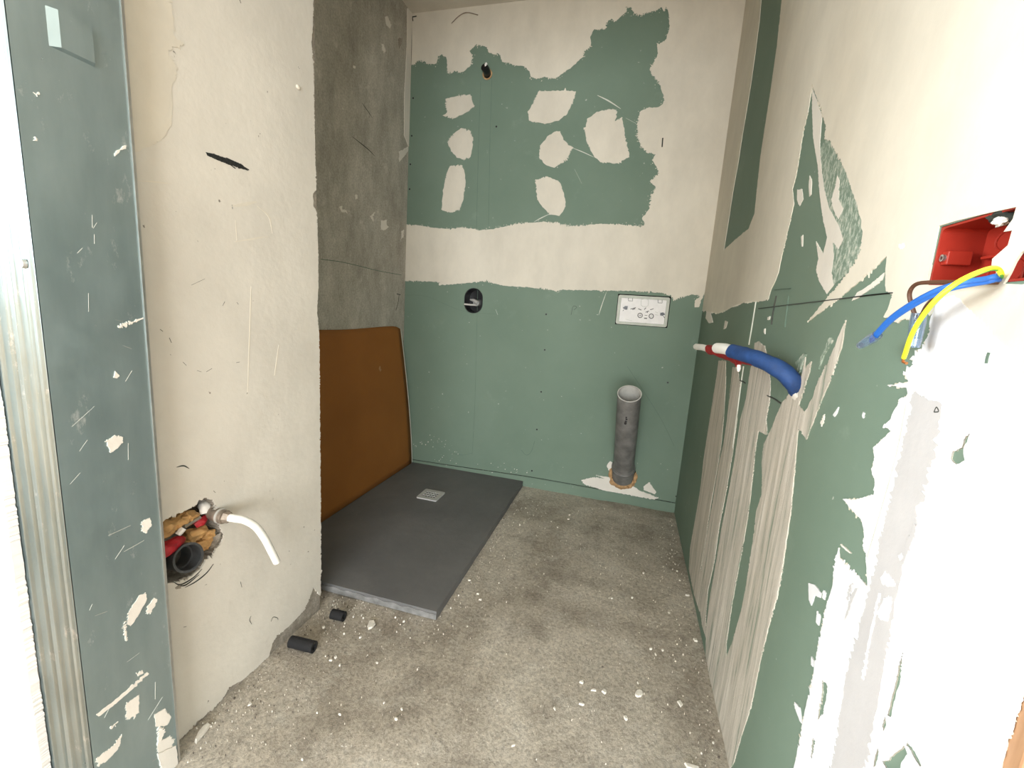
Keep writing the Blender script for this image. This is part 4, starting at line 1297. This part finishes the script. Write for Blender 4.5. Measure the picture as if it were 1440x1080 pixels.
wire_y = thing('earth_wire', onx(1400, 385, XR), 'yellow and green earth wire arching out of the red box', 'wire')
yl = catmull(pth([(1404, 396, XR + 0.02), (1408, 386, XR - 0.01), (1400, 377, 0.325), (1380, 381, 0.300), (1345, 398, 0.278), (1312, 426, 0.268), (1285, 465, 0.270), (1271, 503, 0.282)]))
tube('insulation', yl, 0.0022, 'yellow', wire_y, 14)
off = [p + Vector((0.0008, 0.0003, -0.0012)) for p in yl]
tube('green_stripe', off, 0.0014, 'greenwire', wire_y, 10)
tube('bare_end', [yl[-1], onx(1270, 509, 0.283), onx(1275, 511, 0.284)], 0.0016, 'copper', wire_y, 8)
wire_b = thing('neutral_wire', onx(1390, 392, XR), 'blue wire pair ending in a clear connector below the red box', 'wire')
bw = catmull(pth([(1407, 394, XR + 0.02), (1404, 388, XR - 0.008), (1385, 392, 0.325), (1350, 398, 0.306), (1318, 408, 0.296), (1285, 425, 0.290), (1252, 448, 0.288), (1226, 476, 0.292)]))
tube('insulation', bw, 0.0026, 'bluewire', wire_b, 14)
tube('insulation', [p + Vector((0.002, 0.003, -0.003)) for p in bw], 0.0026, 'bluewire', wire_b, 14)
ce = bw[-1]
cdv = (onx(1206, 488, 0.292) - ce).normalized()
conn = tube('connector', [ce - cdv * 0.012, ce - cdv * 0.002, ce + cdv * 0.012, ce + cdv * 0.026], [0.0055, 0.0064, 0.0058, 0.0048], 'clear', wire_b, 16, inner=0.8)
tube('connector_screw', [ce + cdv * 0.022, ce + cdv * 0.030], 0.0032, 'chrome', conn, 12)
wire_n = thing('live_wire', onx(1375, 395, XR), 'brown wire loop ending in a clear connector under the red box', 'wire')
nw = catmull(pth([(1410, 398, XR + 0.02), (1400, 397, XR - 0.004), (1350, 397, 0.325), (1310, 397, 0.318), (1288, 400, 0.314), (1279, 413, 0.314), (1283, 432, 0.318), (1290, 452, 0.322)]))
tube('insulation', nw, 0.0023, 'brown', wire_n, 12)
nw2 = catmull(pth([(1404, 393, XR - 0.004), (1370, 398, 0.322), (1330, 409, 0.310), (1308, 425, 0.312), (1298, 440, 0.318), (1292, 455, 0.323)]))
tube('insulation', nw2, 0.0023, 'brown', wire_n, 12)
ce = onx(1291, 450, 0.322)
cdv = Vector((0.05, 0.0, -1)).normalized()
conn = tube('connector', [ce + cdv * -0.008, ce + cdv * 0.006, ce + cdv * 0.022, ce + cdv * 0.032], [0.0072, 0.0076, 0.0068, 0.0058], 'clear', wire_n, 16, inner=0.82)
tube('connector_screw', [ce + cdv * 0.022, ce + cdv * 0.030], 0.005, 'chrome', conn, 12)

# ---- pipework in the broken cavity of the left wall
cc = onx(266, 787, XL)
ldp = thing('waste_pipe', (XL, cc.y, cc.z - 0.035), 'dark grey waste pipe socket in the broken cavity of the left wall', 'drain pipe')
axd = Vector((0.93, -0.10, 0.22)).normalized()
e1 = onx(265, 784, XL + 0.016)
tube('socket', [e1 - axd * 0.07, e1 - axd * 0.03, e1 - axd * 0.006, e1], [0.029, 0.0305, 0.0315, 0.0315], 'darkpipe', ldp, 32, inner=0.86)
tube('socket_rim', [e1 - axd * 0.003, e1 + axd * 0.001], 0.0322, 'darkpipe', ldp, 32, inner=0.9)
tube('inner_step', [e1 - axd * 0.05, e1 - axd * 0.028], 0.0262, 'darkpipe', ldp, 32, inner=0.86)
wpp = thing('white_water_pipe', onx(312, 725, XL), 'white plastic water pipe drooping from its fitting on the left wall', 'pipe')
fit = pth([(290, 714, XL - 0.05), (300, 722, XL - 0.012), (308, 725, XL + 0.006), (316, 727, XL + 0.022)])
tube('fitting', fit, [0.014, 0.0155, 0.0165, 0.0165], 'brass', wpp, 20, wob=0.12)
tube('fitting_collar', pth([(309, 725, XL + 0.008), (311.5, 725.6, XL + 0.013)]), 0.0180, 'greyin', wpp, 20, inner=0.8)
tube('fitting_nut', pth([(316, 726.5, XL + 0.022), (323, 728, XL + 0.034)]), [0.0150, 0.0128], 'brass', wpp, 6, inner=0.6)
wpl = catmull(pth([(316, 727, XL + 0.025), (330, 729, XL + 0.044), (345, 732, XL + 0.060), (360, 741, XL + 0.070), (372, 757, XL + 0.074), (381, 774, XL + 0.074), (389, 790, XL + 0.072)]))
tube('pipe', wpl, 0.0092, 'whitepipe', wpp, 18, inner=0.74)
fo1 = thing('mounting_foam', onx(262, 760, XL), 'tan mounting foam lumps filling the broken pipe cavity', 'foam')
for k, (x, y, X, r) in enumerate([(236, 738, -0.030, (0.022, 0.026, 0.016)), (250, 732, -0.030, (0.020, 0.024, 0.014)), (263, 726, -0.032, (0.018, 0.020, 0.013)), (230, 748, -0.032, (0.020, 0.022, 0.014)),
                                  (276, 750, -0.026, (0.020, 0.024, 0.014)), (289, 752, -0.026, (0.018, 0.020, 0.012)), (284, 764, -0.028, (0.020, 0.022, 0.015)), (267, 757, -0.034, (0.018, 0.022, 0.012)), (293, 768, -0.034, (0.018, 0.018, 0.015))]):
    blob('foam_lump', onx(x, y, XL + X), r, 'foam', fo1, 30 + k, 0.45, 1.8)
rs = thing('red_pipe_sleeve', onx(238, 772, XL), 'torn crimson pipe sleeve lying behind the grey waste pipe socket', 'sleeve')
tube('sleeve_tube', catmull([onx(216, 776, XL - 0.020), onx(230, 773, XL - 0.004), onx(243, 766, XL - 0.006), onx(253, 759, XL - 0.022)]), [0.013, 0.016, 0.015, 0.010], 'redplast', rs, 16, wob=0.35, seed=1)
tag(tube('torn_sleeve', catmull([onx(274, 739, XL - 0.024), onx(282, 734, XL - 0.020), onx(290, 727, XL - 0.024)]), [0.007, 0.010, 0.007], 'redplast', None, 14, wob=0.4, seed=3), 'small crimson sleeve scrap between foam and the white pipe fitting', 'sleeve')
tag(tube('valve_spindle', catmull([onx(284, 704, XL - 0.055), onx(287, 712, XL - 0.03), onx(288, 722, XL - 0.024)]), [0.011, 0.012, 0.009], 'whitepipe', None, 14, wob=0.3, seed=9), 'white pipe stub in the dark top of the broken cavity', 'pipe stub')
tag(tube('white_dowel', [onx(250, 752, XL - 0.012), onx(258, 743, XL - 0.010)], [0.006, 0.007], 'whitepipe', None, 10, wob=0.15, seed=4), 'small white plastic peg lying between the foam lumps', 'peg')
tag(tube('metal_bracket', [onx(258, 741, XL - 0.016), onx(272, 733, XL - 0.018), onx(280, 728, XL - 0.022)], [0.006, 0.005, 0.006], 'chrome', None, 8, wob=0.3, seed=8), 'little metal bracket between foam and crimson scrap', 'bracket')

# ---- thin wire poking out under the ceiling
tag(tube('thin_wire', catmull([ony(635, 33, YB - 0.001), ony(646, 22, YB - 0.008), ony(657, 17.5, YB - 0.01), ony(672, 21, YB - 0.006)]), 0.0022, 'brass', None, 8), 'thin curved brown wire end on cream plaster just under the ceiling', 'wire')

# ---- two cut pieces of black pipe insulation on the floor
for a, b, r, lab in (((409, 902), (442, 910), 0.0165, 'longer cut piece of black foam tube on the floor by the left wall'),
                     ((467, 863), (484, 867), 0.0155, 'short cut piece of black foam tube on the floor beside the shower tray')):
    A, B = onz(*a, r), onz(*b, r)
    base = (A + B) / 2
    base.z = 0
    t = thing('foam_tube_piece', base, lab, 'foam tube')
    L = (B - A)
    tube('tube_wall', [A + L * i / 6 for i in range(7)], r, 'foamtube', t, 20, inner=0.55, wob=0.08, seed=a[0])
    dd = L.normalized()
    side = dd.cross(Vector((0, 0, 1))).normalized()
    box_v = []
    sl = [A + L * 0.05 + side * -r * 0.3 + Vector((0, 0, r * 0.965)), B - L * 0.05 + side * -r * 0.3 + Vector((0, 0, r * 0.965))]
    tube('cut_slit', sl, 0.0012, 'blackmat', t, 6)

# ---- loose plaster flakes
rnd = random.Random(11)


def flake_geo(c, sz, th, rot, k=None):
    k = k or rnd.randint(4, 7)
    pts = []
    el = rnd.uniform(0.4, 1.0)
    for i in range(k):
        a = 2 * math.pi * i / k + rnd.uniform(-0.3, 0.3)
        r = sz * rnd.uniform(0.6, 1.0)
        x, y = r * math.cos(a), r * math.sin(a) * el
        pts.append((c[0] + x * math.cos(rot) - y * math.sin(rot), c[1] + x * math.sin(rot) + y * math.cos(rot)))
    z = c[2]
    v = [(x, y, z) for x, y in pts] + [(c[0] + (x - c[0]) * 0.8, c[1] + (y - c[1]) * 0.8, z + th) for x, y in pts]
    f = [tuple(range(k))[::-1], tuple(range(k, 2 * k))] + [(i, (i + 1) % k, k + (i + 1) % k, k + i) for i in range(k)]
    return v, f


def outline_flake(name, pts, th, lab, mat='chip', plane='floor', h=-0.001):
    P = [onz(x, y, 0.0) for x, y in pts]
    n = len(P)
    c = sum(P, Vector()) / n
    v = [Vector((p.x, p.y, h)) for p in P] + [c + (p - c) * 0.85 + Vector((0, 0, th)) for p in P]
    f = [tuple(range(n))[::-1], tuple(range(n, 2 * n))] + [(i, (i + 1) % n, n + (i + 1) % n, n + i) for i in range(n)]
    return tag(mesh_obj(name, v, f, mat, None, (c.x, c.y, 0)), lab, 'plaster flake')


A10 = lambda l: A2(l, 240, 800, 3.6)
outline_flake('plaster_flake', A10([(120, 875), (135, 840), (165, 800), (195, 783), (205, 790), (180, 825), (150, 860), (130, 885)]), 0.006, 'long cream plaster flake on the floor along the left wall near the jamb')
outline_flake('plaster_flake', A10([(995, 290), (1005, 265), (1030, 262), (1037, 280), (1020, 300), (1000, 308)]), 0.005, 'curled white plaster flake on the floor in front of the shower tray')
A11 = lambda l: A2(l, 600, 660, 2.57)
outline_flake('plaster_flake', A11([(752, 812), (757, 800), (768, 797), (780, 802), (782, 812), (775, 822), (762, 824), (754, 819)]), 0.004, 'round white plaster dab stuck on the concrete floor by the right wall')
outline_flake('plaster_flake', A11([(905, 840), (915, 836), (926, 852), (918, 860)]), 0.004, 'elongated pale plaster flake on the floor beside the right wall')
outline_flake('plaster_flake', A11([(930, 1062), (960, 1070), (985, 1078), (975, 1090), (940, 1078)]), 0.004, 'long pale plaster flake on the floor at the foot of the right wall')
GL = 'small white plaster crumb lying loose on the concrete floor'
for (x, y, s) in [(497, 867, 3), (511, 869, 2), (507, 896, 3), (530, 932, 3), (568, 874, 3), (556, 868, 2), (455, 882, 3), (484, 891, 2), (465, 928, 4), (472, 924, 4), (478, 935, 3), (351, 990, 3), (587, 941, 2),
                  (799, 730, 3), (801, 724, 2), (860, 841, 3), (889, 840, 3), (905, 806, 2), (941, 861, 4), (967, 837, 4), (978, 900, 4), (956, 816, 2), (952, 803, 2),
                  (676, 843, 4), (660, 816, 3), (672, 835, 3), (731, 738, 2), (818, 959, 5), (835, 970, 6), (850, 972, 6), (780, 996, 5), (818, 990, 5), (880, 1010, 5), (722, 1048, 4),
                  (634, 855, 2), (645, 837, 2), (915, 912, 3), (932, 914, 3), (922, 920, 3), (897, 960, 3), (540, 988, 2), (478, 1005, 3), (446, 1002, 2), (425, 1068, 2), (557, 1011, 4), (565, 997, 3)]:
    c = onz(x, y, 0.0)
    sz = s * 0.75 * (c - CAM).length / F
    v, f = flake_geo((c.x, c.y, -0.002), max(0.0035, sz), 0.004 + rnd.random() * 0.002, rnd.uniform(0, 3))
    tag(mesh_obj('plaster_crumb', v, f, 'chip', None, (c.x, c.y, 0)), GL, 'plaster crumb', 'loose plaster crumbs on the floor')


def scatter(name, cnt, mat, szr, label):
    V, Fc = [], []
    for i in range(cnt):
        m_ = rnd.random()
        if m_ < 0.25:      # along left wall
            x, y = XL + abs(rnd.gauss(0, 0.10)), rnd.uniform(0.55, 1.2)
        elif m_ < 0.45:    # in front of and beside the tray
            if rnd.random() < 0.5:
                x, y = rnd.uniform(-1.0, -0.45), TY0 - abs(rnd.gauss(0.01, 0.06))
            else:
                x, y = TX1 + abs(rnd.gauss(0.01, 0.08)), rnd.uniform(1.2, 2.3)
        elif m_ < 0.60:    # along right wall
            x, y = XR - abs(rnd.gauss(0.005, 0.05)), rnd.uniform(0.8, 2.35)
        else:
            x, y = rnd.uniform(XL + 0.05, XR - 0.02), rnd.uniform(0.5, 2.3)
            if x < TX1 + 0.01 and y > TY0 - 0.01:
                continue
        if x < XL + 0.006 and y < YN or x > XR - 0.006:
            continue
        v, f = flake_geo((x, y, -0.004), rnd.uniform(*szr) * (2 if rnd.random() < 0.08 else 1), rnd.uniform(0.003, 0.006), rnd.uniform(0, 3), rnd.randint(4, 5))
        n_ = len(V)
        V += v
        Fc += [tuple(a + n_ for a in q) for q in f]
    o = mesh_obj(name, V, Fc, mat)
    o['kind'] = 'stuff'
    tag(o, label, 'debris')
    return o


scatter('plaster_dust', 800, 'chip', (0.0006, 0.0019), 'fine white plaster grains strewn over the concrete floor')
scatter('floor_grit', 450, 'chipdark', (0.0009, 0.0024), 'fine dark grit strewn over the concrete floor')
